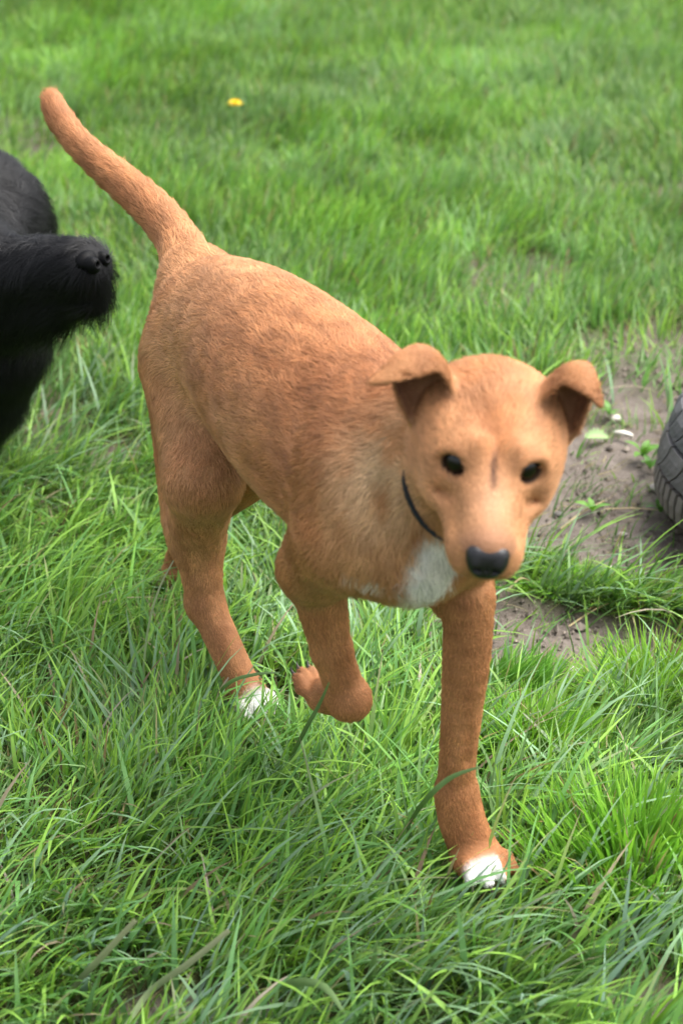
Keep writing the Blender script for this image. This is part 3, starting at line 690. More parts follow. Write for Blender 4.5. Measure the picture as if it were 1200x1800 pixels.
C = mixc(C, PALE, nod*0.7*np.exp(-((d_s+0.22)/0.10)**2-((d_z-0.34)/0.05)**2)*smoothstep(0.3, 0.7, vnoise3(SV, 0.03, 20)))
C = mixc(C, PALE*1.05, nod*0.75*np.exp(-((d_s+0.40)/0.07)**2-((d_z-0.36)/0.06)**2)*smoothstep(0.25, 0.65, vnoise3(SV, 0.02, 21)))
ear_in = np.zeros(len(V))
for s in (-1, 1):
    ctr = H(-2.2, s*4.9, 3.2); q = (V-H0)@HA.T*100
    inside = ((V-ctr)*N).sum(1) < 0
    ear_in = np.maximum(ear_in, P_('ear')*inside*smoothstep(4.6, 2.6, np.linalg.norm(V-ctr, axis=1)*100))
C = mixc(C, (0.13, 0.055, 0.032), ear_in*0.9)  # brownish inner-ear fur, darkened further with painted shade deep in the cup
# white breast blaze, white toes
bz = np.exp(-((d_s-0.07)/0.06)**2-((d_l+0.011)/0.021)**2-((d_z-0.328)/0.044)**2)
bz = np.maximum(bz, 0.75*np.exp(-((d_s-0.045)/0.05)**2-((d_l+0.035+0.6*(d_z-0.285))/0.030)**2-((d_z-0.286)/0.007)**2))
C = mixc(C, WHITE*0.95, smoothstep(0.30, 0.66, bz*(1-hd)+0.35*(vnoise3(V, 0.008, 9)-0.5))*(0.7+0.3*nz))
for (p, q) in (((603, 1012), (655, 1026)), ((655, 1026), (712, 1042))):
    p, q = on_body(*p), on_body(*q); tq = np.clip(((V-p)@(q-p))/((q-p)@(q-p)), 0, 1); dq = np.linalg.norm(V-p-tq[:, None]*(q-p), axis=1)
    C = mixc(C, WHITE*0.9, 0.45*smoothstep(0.0040, 0.001, dq + 0.006*(vnoise3(V, 0.006, 23)-0.5)))
C = C*(1 + hd[:, None]*0.30*(vnoise3(V, 0.0035, 24)*0.5+vnoise3(V, 0.011, 25)*0.5-0.5)[:, None])
for s in (-1, 1):
    for (wf, wu) in ((6.6, -0.9), (6.1, -1.3), (6.9, -1.4), (5.6, -0.9), (5.9, -1.8), (5.2, -1.4)):
        dd = ((hc[:, 0]-wf)/0.13)**2 + ((hc[:, 2]-wu)/0.13)**2
        C = mixc(C, (0.10, 0.05, 0.03), hd*np.exp(-dd)*0.6*(hc[:, 1]*s > 0.5))
toe = P_('toe'); toe_front = np.zeros(len(V))
lf = smoothstep(0.0, 0.012, (V-LT)@nrm(fw)+0.003)*(np.linalg.norm(V-LT, axis=1) < 0.06)*(((V-LT)@np.cross([0, 0, 1], nrm(fw))) < 0.012)
rh = smoothstep(0.0, 0.010, (V-RHP)@nrm(fh)-0.014)*(np.linalg.norm(V-RHP, axis=1) < 0.07)
C = mixc(C, WHITE, np.clip(toe*2, 0, 1)*np.clip(lf+rh, 0, 1))
rft = (np.linalg.norm(V-RP, axis=1) < 0.06)*toe
C = mixc(C, (0.60, 0.42, 0.30), rft*smoothstep(0.01, 0.03, (V-RP)@nrm(at(535, 1195, 1.31)-RW))*0.8)
belly = smoothstep(-0.2, -0.7, N[:, 2])*smoothstep(0.3, 0.2, np.abs(d_s+0.2))
C = mixc(C, PALE*0.9, belly*0.5*(d_z > 0.2))

dog = empty('dog', (float(D(-0.2, 0, 0)[0]), float(D(-0.2, 0, 0)[1]), 0)); bpy.context.view_layer.update()
tag(dog, 'tan short-haired dog with white chest blaze walking towards the camera, one forepaw lifted', 'dog')
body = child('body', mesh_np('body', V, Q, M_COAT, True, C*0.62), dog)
bare_skin = np.ones(len(V))
for e in EYES: bare_skin *= smoothstep(0.0118, 0.0135, np.linalg.norm(V-e, axis=1))
bare_skin *= 1-0.75*ear_in
NOSE_C = H(8.35, 0, 0.05)
bare_skin *= smoothstep(0.012, 0.016, np.linalg.norm((V-NOSE_C), axis=1))
dens = bare_skin*(1+1.6*hd+0.8*np.clip(P_('ear'), 0, 1)+1.0*smoothstep(0.2, 0.1, d_z))
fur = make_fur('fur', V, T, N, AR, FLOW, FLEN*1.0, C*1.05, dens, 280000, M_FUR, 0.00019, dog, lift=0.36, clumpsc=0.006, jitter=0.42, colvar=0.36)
fur.matrix_parent_inverse = dog.matrix_basis.inverted()
for s, e in zip((-1, 1), EYES):
    child('eye', sphere_mesh('eye', e - 0.0016*nrm(hb(1, s*0.55, 0.35)), (0.0118,)*3, HA, M_EYE), dog)
# nose leather with nostrils
NF = Field(NOSE_C-0.03, NOSE_C+0.03, 0.0007)
NF.cone(NOSE_C + 0.01*hb(0.0, -0.70, 0.25), NOSE_C + 0.01*hb(0.0, 0.70, 0.25), 0.72*cm, 0.72*cm, 0.004)
NF.ell(NOSE_C + 0.01*hb(0.25, 0, -0.60), (0.85*cm, 1.18*cm, 0.92*cm), HA, 0.005)
for s in (-1, 1):
    NF.ell(NOSE_C + 0.01*hb(0.25, s*0.78, -0.10), (0.75*cm, 0.52*cm, 0.62*cm), HA, 0.003)
    NF.ell(NOSE_C + 0.01*hb(1.0, s*0.60, -0.30), (0.5*cm, 0.27*cm, 0.22*cm), HA, 0.002, sub=True)
    NF.cone(NOSE_C + 0.01*hb(0.75, s*0.72, -0.3), NOSE_C + 0.01*hb(0.3, s*1.3, -0.5), 0.13*cm, 0.08*cm, 0.0015, sub=True)
NF.cone(NOSE_C + 0.01*hb(0.95, 0, 0.0), NOSE_C + 0.01*hb(0.7, 0, -1.2), 0.05*cm, 0.05*cm, 0.002, sub=True)
nv_, nq_, _, _, _ = NF.mesh(2)
child('nose', mesh_np('nose', nv_, nq_, M_NOSE), dog)
for (p, d, up) in CLAWS:
    side = np.cross(up, d); V1 = []
    for k in range(5):
        t = k/4; c = p + d*0.007*t - up*0.004*t*t; r = 0.0026*(1-t*0.85)
        for j in range(6):
            a_ = j*math.pi/3; V1.append(c + side*r*0.8*math.cos(a_) + up*r*math.sin(a_))
    F1 = [[k*6+j, k*6+(j+1) % 6, (k+1)*6+(j+1) % 6, (k+1)*6+j] for k in range(4) for j in range(6)]
    child('claw', mesh_np('claw', np.array(V1), np.array(F1), M_CLAW), dog)
# collar: a band round the neck, wrapped onto the body surface
cp1, cp3, c_nape = on_body(706, 842), on_body(764, 945), H(-7.6, 0, 0.8)
nax = nrm(np.cross(cp3-cp1, c_nape-cp1)); ca, cb = D(-0.01, 0, 0.365), H(-3.5, 0, -1.8)
nc = ca + (cb-ca)*np.dot(cp1-ca, nax)/np.dot(cb-ca, nax); n1 = nrm(HL - nax*np.dot(HL, nax)); n2 = np.cross(n1, nax)
def band(c, ax, e1, e2, w, lift, thick, n=72):
    rings = []
    for j in range(n):
        a_ = 2*math.pi*j/n; d = e1*math.cos(a_)+e2*math.sin(a_)
        hit = bvh.ray_cast(Vector(c), Vector(d)); r = 0.05
        if hit[0] is not None: r = float(np.dot(np.array(hit[0])-c, d))
        rings.append(r)
    r = np.array(rings); r = np.minimum(r, np.array([0.050 if (e1*math.cos(2*math.pi*j/n)+e2*math.sin(2*math.pi*j/n))[2] > -0.12 else 0.076 for j in range(n)]))
    for _ in range(6): r = np.maximum(r*0.4+0.3*(np.roll(r, 1)+np.roll(r, -1)), r*0.0)
    Vb = []
    for j in range(n):
        a_ = 2*math.pi*j/n; d = e1*math.cos(a_)+e2*math.sin(a_)
        for (dw, dr) in ((-w, 0), (-w, thick), (w, thick), (w, 0)):
            Vb.append(c + d*(r[j]+lift+dr) + ax*dw)
    Fb = [[j*4+k, ((j+1) % n)*4+k, ((j+1) % n)*4+(k+1) % 4, j*4+(k+1) % 4] for j in range(n) for k in range(4)]
    return np.array(Vb), np.array(Fb), r
cv, cf, cr = band(nc, nax, n1, n2, 0.0034, -0.0022, 0.003)
child('collar', mesh_np('collar', cv, cf, M_COLLAR, False), dog)


# ------------------------------------------------------------------ the black dog at the left edge
K = Field((-0.98, 1.60, -0.01), (-0.20, 2.36, 0.47), 0.0036)
A2 = nrm([0.80, -0.60, 0]); L2 = nrm([0.60, 0.80, 0]); C2 = np.array([-0.445, 1.945, 0])
def E(s, l, z): return C2 + s*A2 + l*L2 + np.array([0, 0, z])
bk = -A2 + np.array([0, 0, -0.4])
K.cone(E(0, 0, 0.265), E(-0.34, 0, 0.270), 0.098, 0.086, 0.03, bk, L2, 1.12, L=0.022)
K.ell(E(0.00, 0.01, 0.292), (0.105, 0.085, 0.098), np.stack([A2, L2, [0, 0, 1]]), 0.03, bk, L=0.020)
HC = np.array([-0.402, 1.800, 0.300]); HN = at(150, 474, 1.742); hm = nrm(HN-HC); hs_ = nrm(np.cross([0, 0, 1], hm)); hu = np.cross(hm, hs_); KA = np.stack([hm, hs_, hu])
K.cone(E(0.03, 0, 0.300), HC - 0.01*hm, 0.080, 0.060, 0.03, (0, 0.2, -1), L=0.022)
K.ell(HC, (0.066, 0.056, 0.050), KA, 0.02, -hm, L=0.012)
K.cone(HC + 0.02*hm - 0.008*hu, HN - 0.004*hm, 0.042, 0.033, 0.012, -hm - 0.8*hu, L=0.020)
K.cone(HC + 0.02*hm - 0.032*hu, at(156, 520, 1.742), 0.032, 0.024, 0.010, np.array([0, 0, -1.0]) - 0.3*hm, L=0.034)
K.cone(HC - 0.02*hm - 0.045*hu, at(95, 552, 1.755), 0.040, 0.020, 0.02, (0.3, 0, -1), L=0.050)
for s in (-1, 1):
    K.ell(HC - 0.012*hm + s*0.052*hs_ - 0.030*hu, (0.030, 0.010, 0.048), KA, 0.012, (0, 0, -1), L=0.026)      # hanging ears
K.cone(at(158, 505, 1.70), at(206, 494, 1.72), 0.0030, 0.0030, 0.006, sub=True)
K.cone(at(-8, 610, 1.84), at(-16, 700, 1.85), 0.048, 0.036, 0.025, (0, 0, -1), L=0.026); K.cone(at(-16, 700, 1.85), at(-58, 800, 1.86), 0.036, 0.027, 0.015, (0, 0, -1), L=0.020)
K.cone(E(0.05, 0, 0.24), at(0, 610, 1.84), 0.070, 0.048, 0.03, (0, 0, -1), L=0.024)                            # forechest
for (l, s0, ft) in ((-0.045, 0.0, at(-85, 858, 1.862)), (0.05, -0.06, E(-0.06, 0.05, 0.012)), (-0.05, -0.30, E(-0.33, -0.055, 0.012)), (0.05, -0.30, E(-0.30, 0.055, 0.012))):
    top = E(s0, l, 0.215); ft = np.array([ft[0], ft[1], 0.016]); kn = (top+ft)/2 + (0.0 if s0 > 0 else 1.0)*np.array([0.02, -0.01, 0.0])
    hk = ft + np.array([0, 0, 0.055]) - (0 if s0 > 0 else 0.02)*A2
    K.cone(top, kn, 0.052, 0.030, 0.025, (0, 0, -1), L=0.020); K.cone(kn, hk, 0.030, 0.021, 0.015, (0, 0, -1), L=0.014)
    K.cone(hk, ft, 0.021, 0.021, 0.012, (0, 0, -1), L=0.010)
    for o in (-1.5, -0.5, 0.5, 1.5): K.cone(ft + L2*o*0.010 - np.array([0, 0, .003]), ft + A2*0.028 + L2*o*0.012 - np.array([0, 0, .005]), 0.011, 0.009, 0.004, A2, L=0.006)
kt = [E(-0.40, 0, 0.31), E(-0.48, 0.01, 0.33), E(-0.56, 0.03, 0.37)]
K.cone(kt[0], kt[1], 0.026, 0.020, 0.02, L=0.03); K.cone(kt[1], kt[2], 0.020, 0.010, 0.008, L=0.03)
KV, KQ, KT, KN, KAR = K.mesh(2)
KFL, KLN, _ = K.blend(KV, 0.012)
KC = np.tile(np.array([0.0042, 0.0040, 0.0048]), (len(KV), 1))*(0.7+0.6*vnoise3(KV, 0.03, 8))[:, None]
bdog = empty('dog', (float(C2[0]), float(C2[1]), 0)); bpy.context.view_layer.update()
tag(bdog, 'black long-haired dog cut off by the left edge, muzzle pointing right', 'dog')
child('body', mesh_np('body', KV, KQ, M_COAT, True, KC), bdog)
kn_c = at(158, 458, 1.728)
kd = smoothstep(0.012, 0.018, np.linalg.norm(KV-kn_c, axis=1))
bf = make_fur('fur', KV, KT, KN, KAR, KFL, KLN, KC, kd, 95000, M_BFUR, 0.00022, bdog, lift=0.5, clumpsc=0.012, jitter=0.75, npt=5, droop=0.15)
bf.matrix_parent_inverse = bdog.matrix_basis.inverted()
for s in (-1, 1): child('eye', sphere_mesh('eye', HC + 0.030*hm + s*0.041*hs_ + 0.024*hu, (0.0095,)*3, KA, M_EYE), bdog)
KF = Field(kn_c-0.03, kn_c+0.03, 0.0009)
KF.ell(kn_c - 0.003*hm, (0.012, 0.0180, 0.0120), KA, 0.004)
for s in (-1, 1):
    KF.ell(kn_c + 0.009*hm + s*0.010*hs_ - 0.002*hu, (0.009, 0.008, 0.009), KA, 0.003)
    KF.ell(kn_c + 0.017*hm + s*0.010*hs_ - 0.001*hu, (0.006, 0.0036, 0.003), KA, 0.002, sub=True)
a_, b_, _, _, _ = KF.mesh(2); child('nose', mesh_np('nose', a_, b_, M_NOSE2), bdog)

# ------------------------------------------------------------------ the tyre at the right edge
TY = np.array([0.597, 1.790, -0.012])
tyre = empty('tyre', tuple(TY)); tyre.rotation_euler = (math.radians(-2), math.radians(5), 0.3)
tag(tyre, 'worn grey rubber tyre lying on bare earth at the right edge', 'tyre')
def rad(z):                                     # tread radius at height z
    return np.interp(z, [0, 0.012, 0.03, 0.055, 0.085, 0.115, 0.140, 0.155, 0.165], [0.205, 0.226, 0.231, 0.2295, 0.224, 0.216, 0.204, 0.190, 0.172])
prof = [(0.150, 0.020), (0.165, 0.006), (0.185, 0.001)] + [(float(rad(z)), z) for z in np.linspace(0.001, 0.165, 22)] + [(0.160, 0.168), (0.146, 0.164), (0.136, 0.152), (0.134, 0.140), (0.142, 0.132), (0.165, 0.135), (0.190, 0.120), (0.198, 0.085), (0.190, 0.045), (0.168, 0.032)]
NT = 140; tv = []
for (r, z) in prof:
    for j in range(NT): a = 2*math.pi*j/NT; tv.append((r*math.cos(a), r*math.sin(a), z))
m_ = len(prof); tf = [[i*NT+j, i*NT+(j+1) % NT, ((i+1) % m_)*NT+(j+1) % NT, ((i+1) % m_)*NT+j] for i in range(m_) for j in range(NT)]
tv = np.array(tv); dust = smoothstep(0.06, 0.02, tv[:, 2])
RUB = np.array([0.070, 0.074, 0.082]); DUSTC = np.array([0.165, 0.145, 0.125])
obj('carcass', mesh_np('carcass', tv, np.array(tf), M_TYRE, True, RUB*0.75*(1-dust[:, None])+DUSTC*0.6*dust[:, None]), tyre)
def tread(z0, z1, da, skew, depth, dusty, nz_=3, na=4):
    """one moulded block centred on angle 0"""
    Vb = []
    for k in range(nz_+1):
        t = k/nz_; z = z0+(z1-z0)*t
        for j in range(na+1):
            a = da*(j/na-0.5) + skew*(t-0.5) + 0.25*skew*math.sin(math.pi*t)
            e = 0.0012 if (k in (0, nz_) or j in (0, na)) else 0
            Vb.append(((rad(z)+depth-e)*math.cos(a), (rad(z)+depth-e)*math.sin(a), z))
    n_ = len(Vb)
    Vb += [(x*(1-(depth+0.004)/math.hypot(x, y)), y*(1-(depth+0.004)/math.hypot(x, y)), z) for (x, y, z) in Vb]
    Fb = []
    w_ = na+1
    for k in range(nz_):
        for j in range(na): Fb.append([k*w_+j, k*w_+j+1, (k+1)*w_+j+1, (k+1)*w_+j])
    ring = [j for j in range(w_)] + [k*w_+na for k in range(1, nz_+1)] + [nz_*w_+j for j in range(na-1, -1, -1)] + [k*w_ for k in range(nz_-1, 0, -1)]
    for p, q in zip(ring, ring[1:]+ring[:1]): Fb.append([p, n_+p, n_+q, q])
    c = np.array([RUB*(1.0-dusty)+DUSTC*dusty]*len(Vb))
    return mesh_np('tread_block', np.array(Vb), np.array(Fb), M_TYRE, False, c)
def ring_of(me, n, off):
    for j in range(n):
        o = obj('tread_block', me, tyre); o.rotation_euler = (0, 0, off+2*math.pi*j/n)
for (z0, z1, n, gap, skew, dp, du, off) in ((0.004, 0.050, 84, 0.32, 0.0, 0.008, 0.8, 0.0), (0.057, 0.088, 30, 0.07, 0.09, 0.010, 0.35, 0.02), (0.094, 0.124, 30, 0.07, 0.09, 0.010, 0.15, 0.12), (0.130, 0.150, 30, 0.09, 0.07, 0.008, 0.08, 0.03)):
    ring_of(tread(z0, z1, 2*math.pi/n*(1-gap), skew, dp, du), n, off)

# ------------------------------------------------------------------ tufts, single stalks, flower, weeds and litter
def tuft(u, v, rad_, n, Lr, Wr, colmul, label, squash=0.7, spread=0.9, az0=None, dead=0.05):
    g = gp(u, v, 0.005); rng = RNG
    a = rng.uniform(0, 2*math.pi, n); r = rad_*np.sqrt(rng.random(n))
    x = g[0]+r*np.cos(a); y = g[1]+r*np.sin(a)*squash
    k = clear_of_paws(x, y); x, y, a, r = x[k], y[k], a[k], r[k]; n = len(x)
    az = np.where(rng.random(n) < 0.75, a, rng.uniform(0, 2*math.pi, n)) + rng.normal(0, 0.5, n)
    if az0 is not None: az = az0 + rng.normal(0, 0.7, n)
    L = rng.uniform(*Lr, n)*(1.1-0.45*r/rad_); th = spread*(0.15+0.75*r/rad_)*rng.uniform(0.5, 1.1, n)
    base = GREENS[rng.integers(0, 3, n)]*(0.8+0.45*rng.random((n, 1)))*np.asarray(colmul)
    d = rng.random(n) < dead; base[d] = STRAW[rng.integers(0, 3, d.sum())]
    z = height(x, y) - 0.006 - g[2]
    V_, F_, C_ = blades(x-g[0], y-g[1], z, L, rng.uniform(*Wr, n), az, th, rng.uniform(0.2, 1.0, n), rng.normal(0, 0.6, n), base, base*np.array([1.15, 1.1, 1.0]), 4)
    o = obj('grass_tuft', mesh_np('grass_tuft', V_, F_, M_GRASS, True, C_), None, tuple(g))
    return tag(o, label, 'grass tuft', 'dense tufts standing out of the lawn')
BR = (1.05, 1.12, 0.8)
tuft(930, 1318, 0.060, 1300, (0.04, 0.078), (0.0012, 0.0026), BR, 'thick bright green tuft just right of the planted foreleg', 0.75, 0.9)
tuft(1015, 1010, 0.062, 1100, (0.022, 0.042), (0.0011, 0.0021), BR, 'low tuft on bare earth beside the tan dog\'s chin', 0.6, 1.3)
tuft(1140, 1030, 0.065, 900, (0.022, 0.042), (0.0011, 0.0021), BR, 'low wide tuft on bare earth in front of the tyre', 0.55, 1.3)
tuft(1140, 1210, 0.055, 800, (0.06, 0.10), (0.0016, 0.0030), (1.05, 1.05, 0.8), 'tall splayed tuft at the right edge below the bare earth', 0.8, 1.1)
tuft(915, 1195, 0.042, 420, (0.045, 0.08), (0.0016, 0.0032), (0.8, 0.95, 1.0), 'long dark tuft leaning right, behind the planted foreleg', 0.7, 1.0, az0=0.2)
tuft(1110, 1530, 0.085, 750, (0.06, 0.105), (0.0024, 0.0044), (0.9, 1.0, 0.8), 'tall dense tuft in the lower right corner', 0.8, 0.55)

def strip(name, pts, widths, col0, col1, label, cat, group=None, face=None):
    """one bent leaf or stalk through world points, slightly folded along its midrib"""
    P = catmull(np.array(pts, float), np.linspace(0, 1, 15)); W = np.interp(np.linspace(0, 1, 15), np.linspace(0, 1, len(widths)), widths)
    base = P[0].copy(); tg = nrm(np.gradient(P, axis=0)); f = nrm([0, -0.8, 0.6]) if face is None else nrm(face)
    sd_ = nrm(np.cross(tg, f)); nn_ = np.cross(sd_, tg); Vs = []
    for p, s_, n_, w in zip(P-base, sd_, nn_, W): Vs += [p-s_*w/2 - n_*w*0.18, p, p+s_*w/2 - n_*w*0.18]
    Vs = np.array(Vs); Vs2 = Vs - np.repeat(nn_, 3, 0)*0.0004; n3 = len(Vs)
    Fs = []
    for k in range(14):
        for j in range(2):
            q = [k*3+j, k*3+j+1, (k+1)*3+j+1, (k+1)*3+j]; Fs.append(q); Fs.append([i+n3 for i in q][::-1])
    t = np.repeat(np.linspace(0, 1, 15), 3)[:, None]; Cs = np.asarray(col0)*(1-t)+np.asarray(col1)*t
    o = obj(name, mesh_np(name, np.concatenate([Vs, Vs2]), np.array(Fs), M_GRASS, True, np.concatenate([Cs, Cs])), None, tuple(base))
    return tag(o, label, cat, group)
G1, G2, PL = np.array([0.13, 0.24, 0.06]), np.array([0.20, 0.30, 0.12]), np.array([0.42, 0.42, 0.26])
LONG = 'single long blades'
strip('long_grass', [gp(715, 1455, 0.0), at(745, 1410, 1.115), at(790, 1368, 1.10), at(843, 1348, 1.09)], [0.003, 0.0045, 0.004, 0.001], G1, G2, 'long grass blade crossing in front of the planted foreleg', 'grass', LONG)
strip('long_grass', [gp(505, 1345, 0.0), at(535, 1285, 1.22), at(560, 1240, 1.20), at(578, 1200, 1.18)], [0.003, 0.004, 0.003, 0.001], G1, G2, 'dark grass blade crossing the lifted forepaw', 'grass', LONG)
strip('long_grass', [gp(360, 1250, 0.0), at(400, 1202, 1.36), at(445, 1186, 1.34), at(492, 1182, 1.33)], [0.003, 0.0035, 0.003, 0.001], G1, G2, 'grass blade lying across the planted hind foot', 'grass', LONG)
strip('grass_stalk', [gp(248, 1240, 0.0), at(258, 1120, 1.42), at(278, 1040, 1.43), at(308, 980, 1.45)], [0.0022, 0.0020, 0.0018, 0.0012], G2*1.2, PL, 'tall pale grass stalk in front of the trailing hind leg', 'grass stalk', 'single stalks')
strip('grass_stalk', [gp(90, 1800, 0.0), at(130, 1735, 1.02), at(185, 1675, 1.0), at(238, 1618, 0.985)], [0.004, 0.005, 0.005, 0.0035], G2, PL, 'thick mown stalk with a pale cut tip, lower left corner', 'grass stalk', 'single stalks')
strip('grass_stalk', [gp(215, 1815, 0.0), at(262, 1745, 1.0), at(330, 1695, 0.985), at(402, 1636, 0.975)], [0.004, 0.005, 0.005, 0.0035], G2, PL, 'thick mown stalk slanting right beside the lower left corner', 'grass stalk', 'single stalks')
strip('long_grass', [gp(430, 1840, 0.0), at(470, 1745, 1.0), at(560, 1730, 0.97), at(610, 1790, 0.95)], [0.005, 0.007, 0.006, 0.001], G1, G2, 'broad arching blade at the bottom edge, left of centre', 'grass', LONG)
strip('long_grass', [gp(620, 1830, 0.0), at(640, 1760, 1.0), at(655, 1700, 0.985), at(662, 1655, 0.975)], [0.005, 0.006, 0.005, 0.001], G1, G2, 'broad upright blade at the bottom edge, right of centre', 'grass', LONG)
DRY = np.array([0.40, 0.32, 0.17])
for (p0, p1, label) in (((985, 925), (1062, 876), 'bent dry straw lying on the bare earth beside the tan dog\'s cheek'), ((1062, 890), (1168, 888), 'straight yellow straw lying on the bare earth by the tyre'), ((890, 1040), (942, 1026), 'short dry straw lying under the tan dog\'s chin'), ((1000, 1090), (1090, 1062), 'thin dry straw lying between the two low tufts')):
    a, b = gp(*p0, -0.004), gp(*p1, -0.004); mdl = (a+b)/2 + np.array([0.0, 0.006, 0.010])
    for q in (a, mdl, b): q[2] = height(q[0], q[1]) + 0.004
    strip('straw', [a, mdl, b], [0.0022, 0.0026, 0.0016], DRY, DRY*1.1, label, 'straw', 'straws on the bare earth', face=(0, 0, 1))

def leaf_mesh(name, length, width, cup, col, teeth=0.0, fold=0.15):
    n = 12; Vs = []; Cs = []
    for k in range(n+1):
        t = k/n; w = width*0.5*(math.sin(math.pi*min(1, t*0.93+0.05))**0.75)*(1+teeth*(1 if k % 2 else -1)); z = cup*math.sin(math.pi*t)*length
        for j, s_ in enumerate((-1, -0.5, 0, 0.5, 1)):
            Vs.append((t*length, s_*w, z + fold*abs(s_)*w)); Cs.append(np.asarray(col)*(1.25 if j == 2 else 0.9+0.2*((k+j) % 2)))
    Fs = [[k*5+j, k*5+j+1, (k+1)*5+j+1, (k+1)*5+j] for k in range(n) for j in range(4)]
    return mesh_np(name, np.array(Vs), np.array(Fs), M_PLANT, True, np.array(Cs))
def weed(u, v, n, ln, col, label):
    g = gp(u, v, 0.0); g[2] = height(g[0], g[1]); e = empty('weed', tuple(g)); tag(e, label, 'weed', 'small weeds on the bare earth')
    me = leaf_mesh('leaf', ln, ln*0.42, 0.16, col, 0.10)
    for k in range(n):
        o = obj('leaf', me, e); o.rotation_euler = (RNG.uniform(-.2, .2), RNG.uniform(-0.7, -0.15), 2*math.pi*k/n + RNG.uniform(-.4, .4)); o.scale = (RNG.uniform(0.7, 1.1),)*3
        o.location = (0, 0, 0.003+0.001*k)
    return e
weed(1128, 792, 5, 0.030, (0.09, 0.22, 0.02), 'small bright green weed in the middle of the bare earth')
weed(1142, 812, 3, 0.024, (0.08, 0.20, 0.03), 'tiny weed touching the tyre\'s near side')
weed(1040, 890, 4, 0.022, (0.10, 0.24, 0.02), 'tiny light green weed beside the tan dog\'s eye')
weed(1070, 720, 4, 0.022, (0.09, 0.22, 0.03), 'tiny weed below the tip of the tan dog\'s left ear')
weed(1162, 886, 4, 0.026, (0.08, 0.20, 0.03), 'small weed against the foot of the tyre')
g = gp(1050, 762); o = obj('fallen_leaf', leaf_mesh('fallen_leaf', 0.032, 0.020, 0.05, (0.24, 0.36, 0.14), 0.22, 0.5), None, (g[0]-0.016, g[1], height(g[0], g[1])+0.006)); o.rotation_euler = (0.25, 0.1, 0.2)
tag(o, 'pale green crumpled leaf on the bare earth below the left ear', 'leaf')
def pebble_mesh(r, col, seed):
    rg = np.random.default_rng(seed); fr = rg.normal(0, 1, (5, 3)); sq = np.array([1, 0.75, 0.55])
    me = sphere_mesh('pebble', (0, 0, 0), (r,)*3, np.eye(3), M_MATTE, 12, 8, lambda l, d: l*sq*(1+0.16*sum(math.sin(float(f@d)*2.2+i) for i, f in enumerate(fr))/2))
    a = me.attributes.new('col', 'FLOAT_COLOR', 'POINT'); c = np.ones((len(me.vertices), 4), np.float32); c[:, :3] = col; a.data.foreach_set('color', c.ravel())
    return me
g = gp(1095, 757); cv_ = []
for k in range(9):
    t = k/8
    for j in range(10):
        a = 2*math.pi*j/10; rr = 0.0042*(0.85+0.15*math.sin(3*a+k))*(0.6 if k in (0, 8) else 1); cv_.append(((t-0.5)*0.026, rr*math.cos(a), rr*math.sin(a)*0.8+0.002*math.sin(3*t)))
cf_ = [[k*10+j, k*10+(j+1) % 10, (k+1)*10+(j+1) % 10, (k+1)*10+j] for k in range(8) for j in range(10)] + [[0, 2, 5, 7], [80, 87, 85, 82]]
o = obj('wood_chip', mesh_np('wood_chip', np.array(cv_), np.array(cf_), M_MATTE, True, np.array([[0.55, 0.52, 0.46]]*len(cv_))), None, (g[0], g[1], height(g[0], g[1])+0.006)); o.rotation_euler = (0, 0, -0.5)
tag(o, 'white chip lying on the bare earth right of the left ear', 'chip')
peb = [(1083, 724, 0.007, 0.55, 'pale pebble on the bare earth just below the left ear tip'), (1150, 842, 0.007, 0.30, 'brown pebble beside the tyre\'s left side'), (982, 892, 0.006, 0.12, 'dark crumb of earth by the tan dog\'s cheek'), (1072, 980, 0.006, 0.55, 'pale pebble between the low tufts and the tyre'), (1010, 1158, 0.007, 0.5, 'pale pebble below the two low tufts'), (1095, 925, 0.005, 0.3, 'small grey pebble left of the tyre\'s shadow')]
for i, (u, v, r, c, lb) in enumerate(peb):
    g = gp(u, v); o = obj('pebble', pebble_mesh(r, (c, c*0.93, c*0.84), i), None, (g[0], g[1], height(g[0], g[1])+r*0.25)); o.rotation_euler = (0, 0, i*1.3)
    tag(o, lb, 'pebble', 'pebbles on the bare earth')
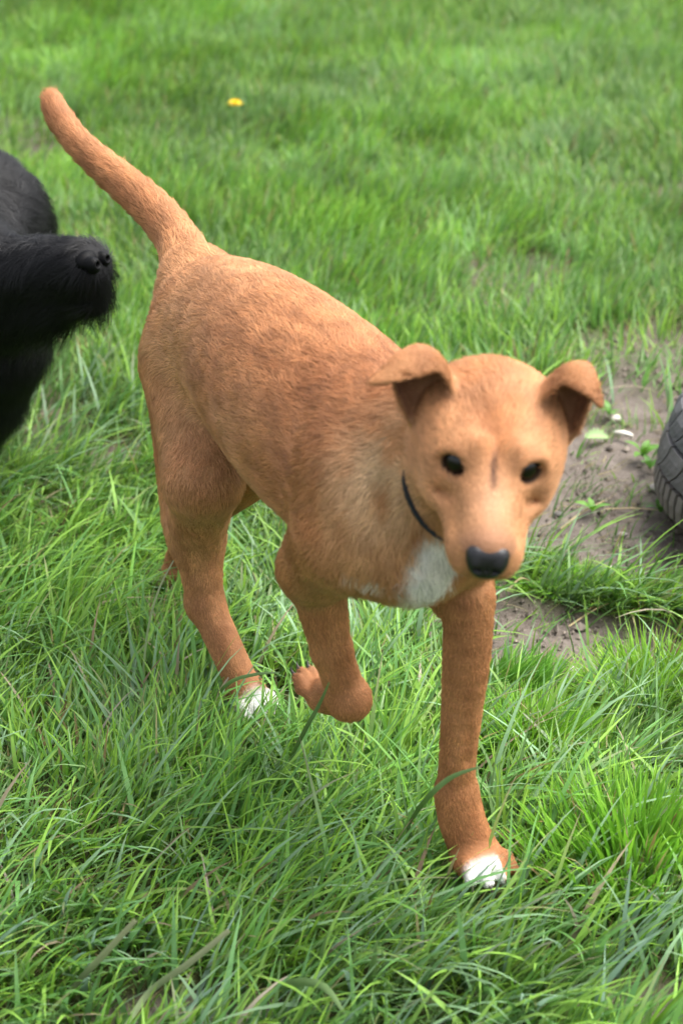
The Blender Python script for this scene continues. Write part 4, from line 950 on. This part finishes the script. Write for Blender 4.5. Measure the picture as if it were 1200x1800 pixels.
# dandelion in the far lawn
g = gp(413, 186, 0.055); fl = empty('dandelion', (g[0], g[1], 0)); tag(fl, 'small yellow dandelion flower standing in the far lawn', 'flower')
sv = []; 
for k in range(6):
    for j in range(7): a = 2*math.pi*j/7; sv.append((0.0018*math.cos(a)+0.003*math.sin(k*0.6), 0.0018*math.sin(a), 0.058*k/5))
obj('stem', mesh_np('stem', np.array(sv), np.array([[k*7+j, k*7+(j+1) % 7, (k+1)*7+(j+1) % 7, (k+1)*7+j] for k in range(5) for j in range(7)]), M_PLANT, True, np.array([[0.16, 0.24, 0.07]]*len(sv))), fl)
pv, pf = [], []
for ring_, (n, ln, el) in enumerate(((16, 0.0145, 0.15), (15, 0.0125, 0.55), (12, 0.010, 0.95), (8, 0.007, 1.3))):
    for k in range(n):
        a = 2*math.pi*(k+0.5*ring_)/n; d = np.array([math.cos(a)*math.cos(el), math.sin(a)*math.cos(el), math.sin(el)]); s_ = np.array([-math.sin(a), math.cos(a), 0]); b = len(pv)
        for t, w in ((0, 0.0008), (0.5, 0.0019), (1, 0.0015)): pv += [d*ln*t - s_*w, d*ln*t + s_*w]
        pf += [[b, b+1, b+3, b+2], [b+2, b+3, b+5, b+4]]
hd_ = obj('flower_head', mesh_np('flower_head', np.array(pv), np.array(pf), M_PLANT, True, np.array([[0.85, 0.60, 0.008]]*len(pv))), fl, (0.0005, 0, 0.058))

# soil crumbs: uncountable, one object
cv2, cf2, cc2 = [], [], []
ico = np.array([(1, 0, 0), (-1, 0, 0), (0, 1, 0), (0, -1, 0), (0, 0, 1), (0, 0, -1)], float); icf = np.array([(0, 2, 4), (2, 1, 4), (1, 3, 4), (3, 0, 4), (2, 0, 5), (1, 2, 5), (3, 1, 5), (0, 3, 5)])
x, y = scatter(16000, 0.05, 0.85, 1.35, 2.9, lambda x, y: (dirt(x, y) > 0.45)*(0.15+0.85*(vnoise(x, y, 0.05, 95) > 0.55)))
sz = 0.0010*np.exp(RNG.normal(0.35, 0.55, len(x))); zz = height(x, y) - 0.002
P8 = ico[None]*(sz[:, None, None]*RNG.uniform(0.55, 1.35, (len(x), 6, 1))) + np.stack([x, y, zz+sz*0.2], 1)[:, None]
F8 = (np.arange(len(x))[:, None, None]*6 + icf[None]).reshape(-1, 3)
shade = np.repeat(RNG.uniform(0.5, 1.35, len(x)), 6)[:, None]*np.array([[0.20, 0.168, 0.14]])
o = obj('soil_crumbs', mesh_np('soil_crumbs', P8.reshape(-1, 3), F8, M_MATTE, False, shade)); tag(o, 'loose crumbs of grey brown earth on the worn patch', 'soil', kind='stuff')
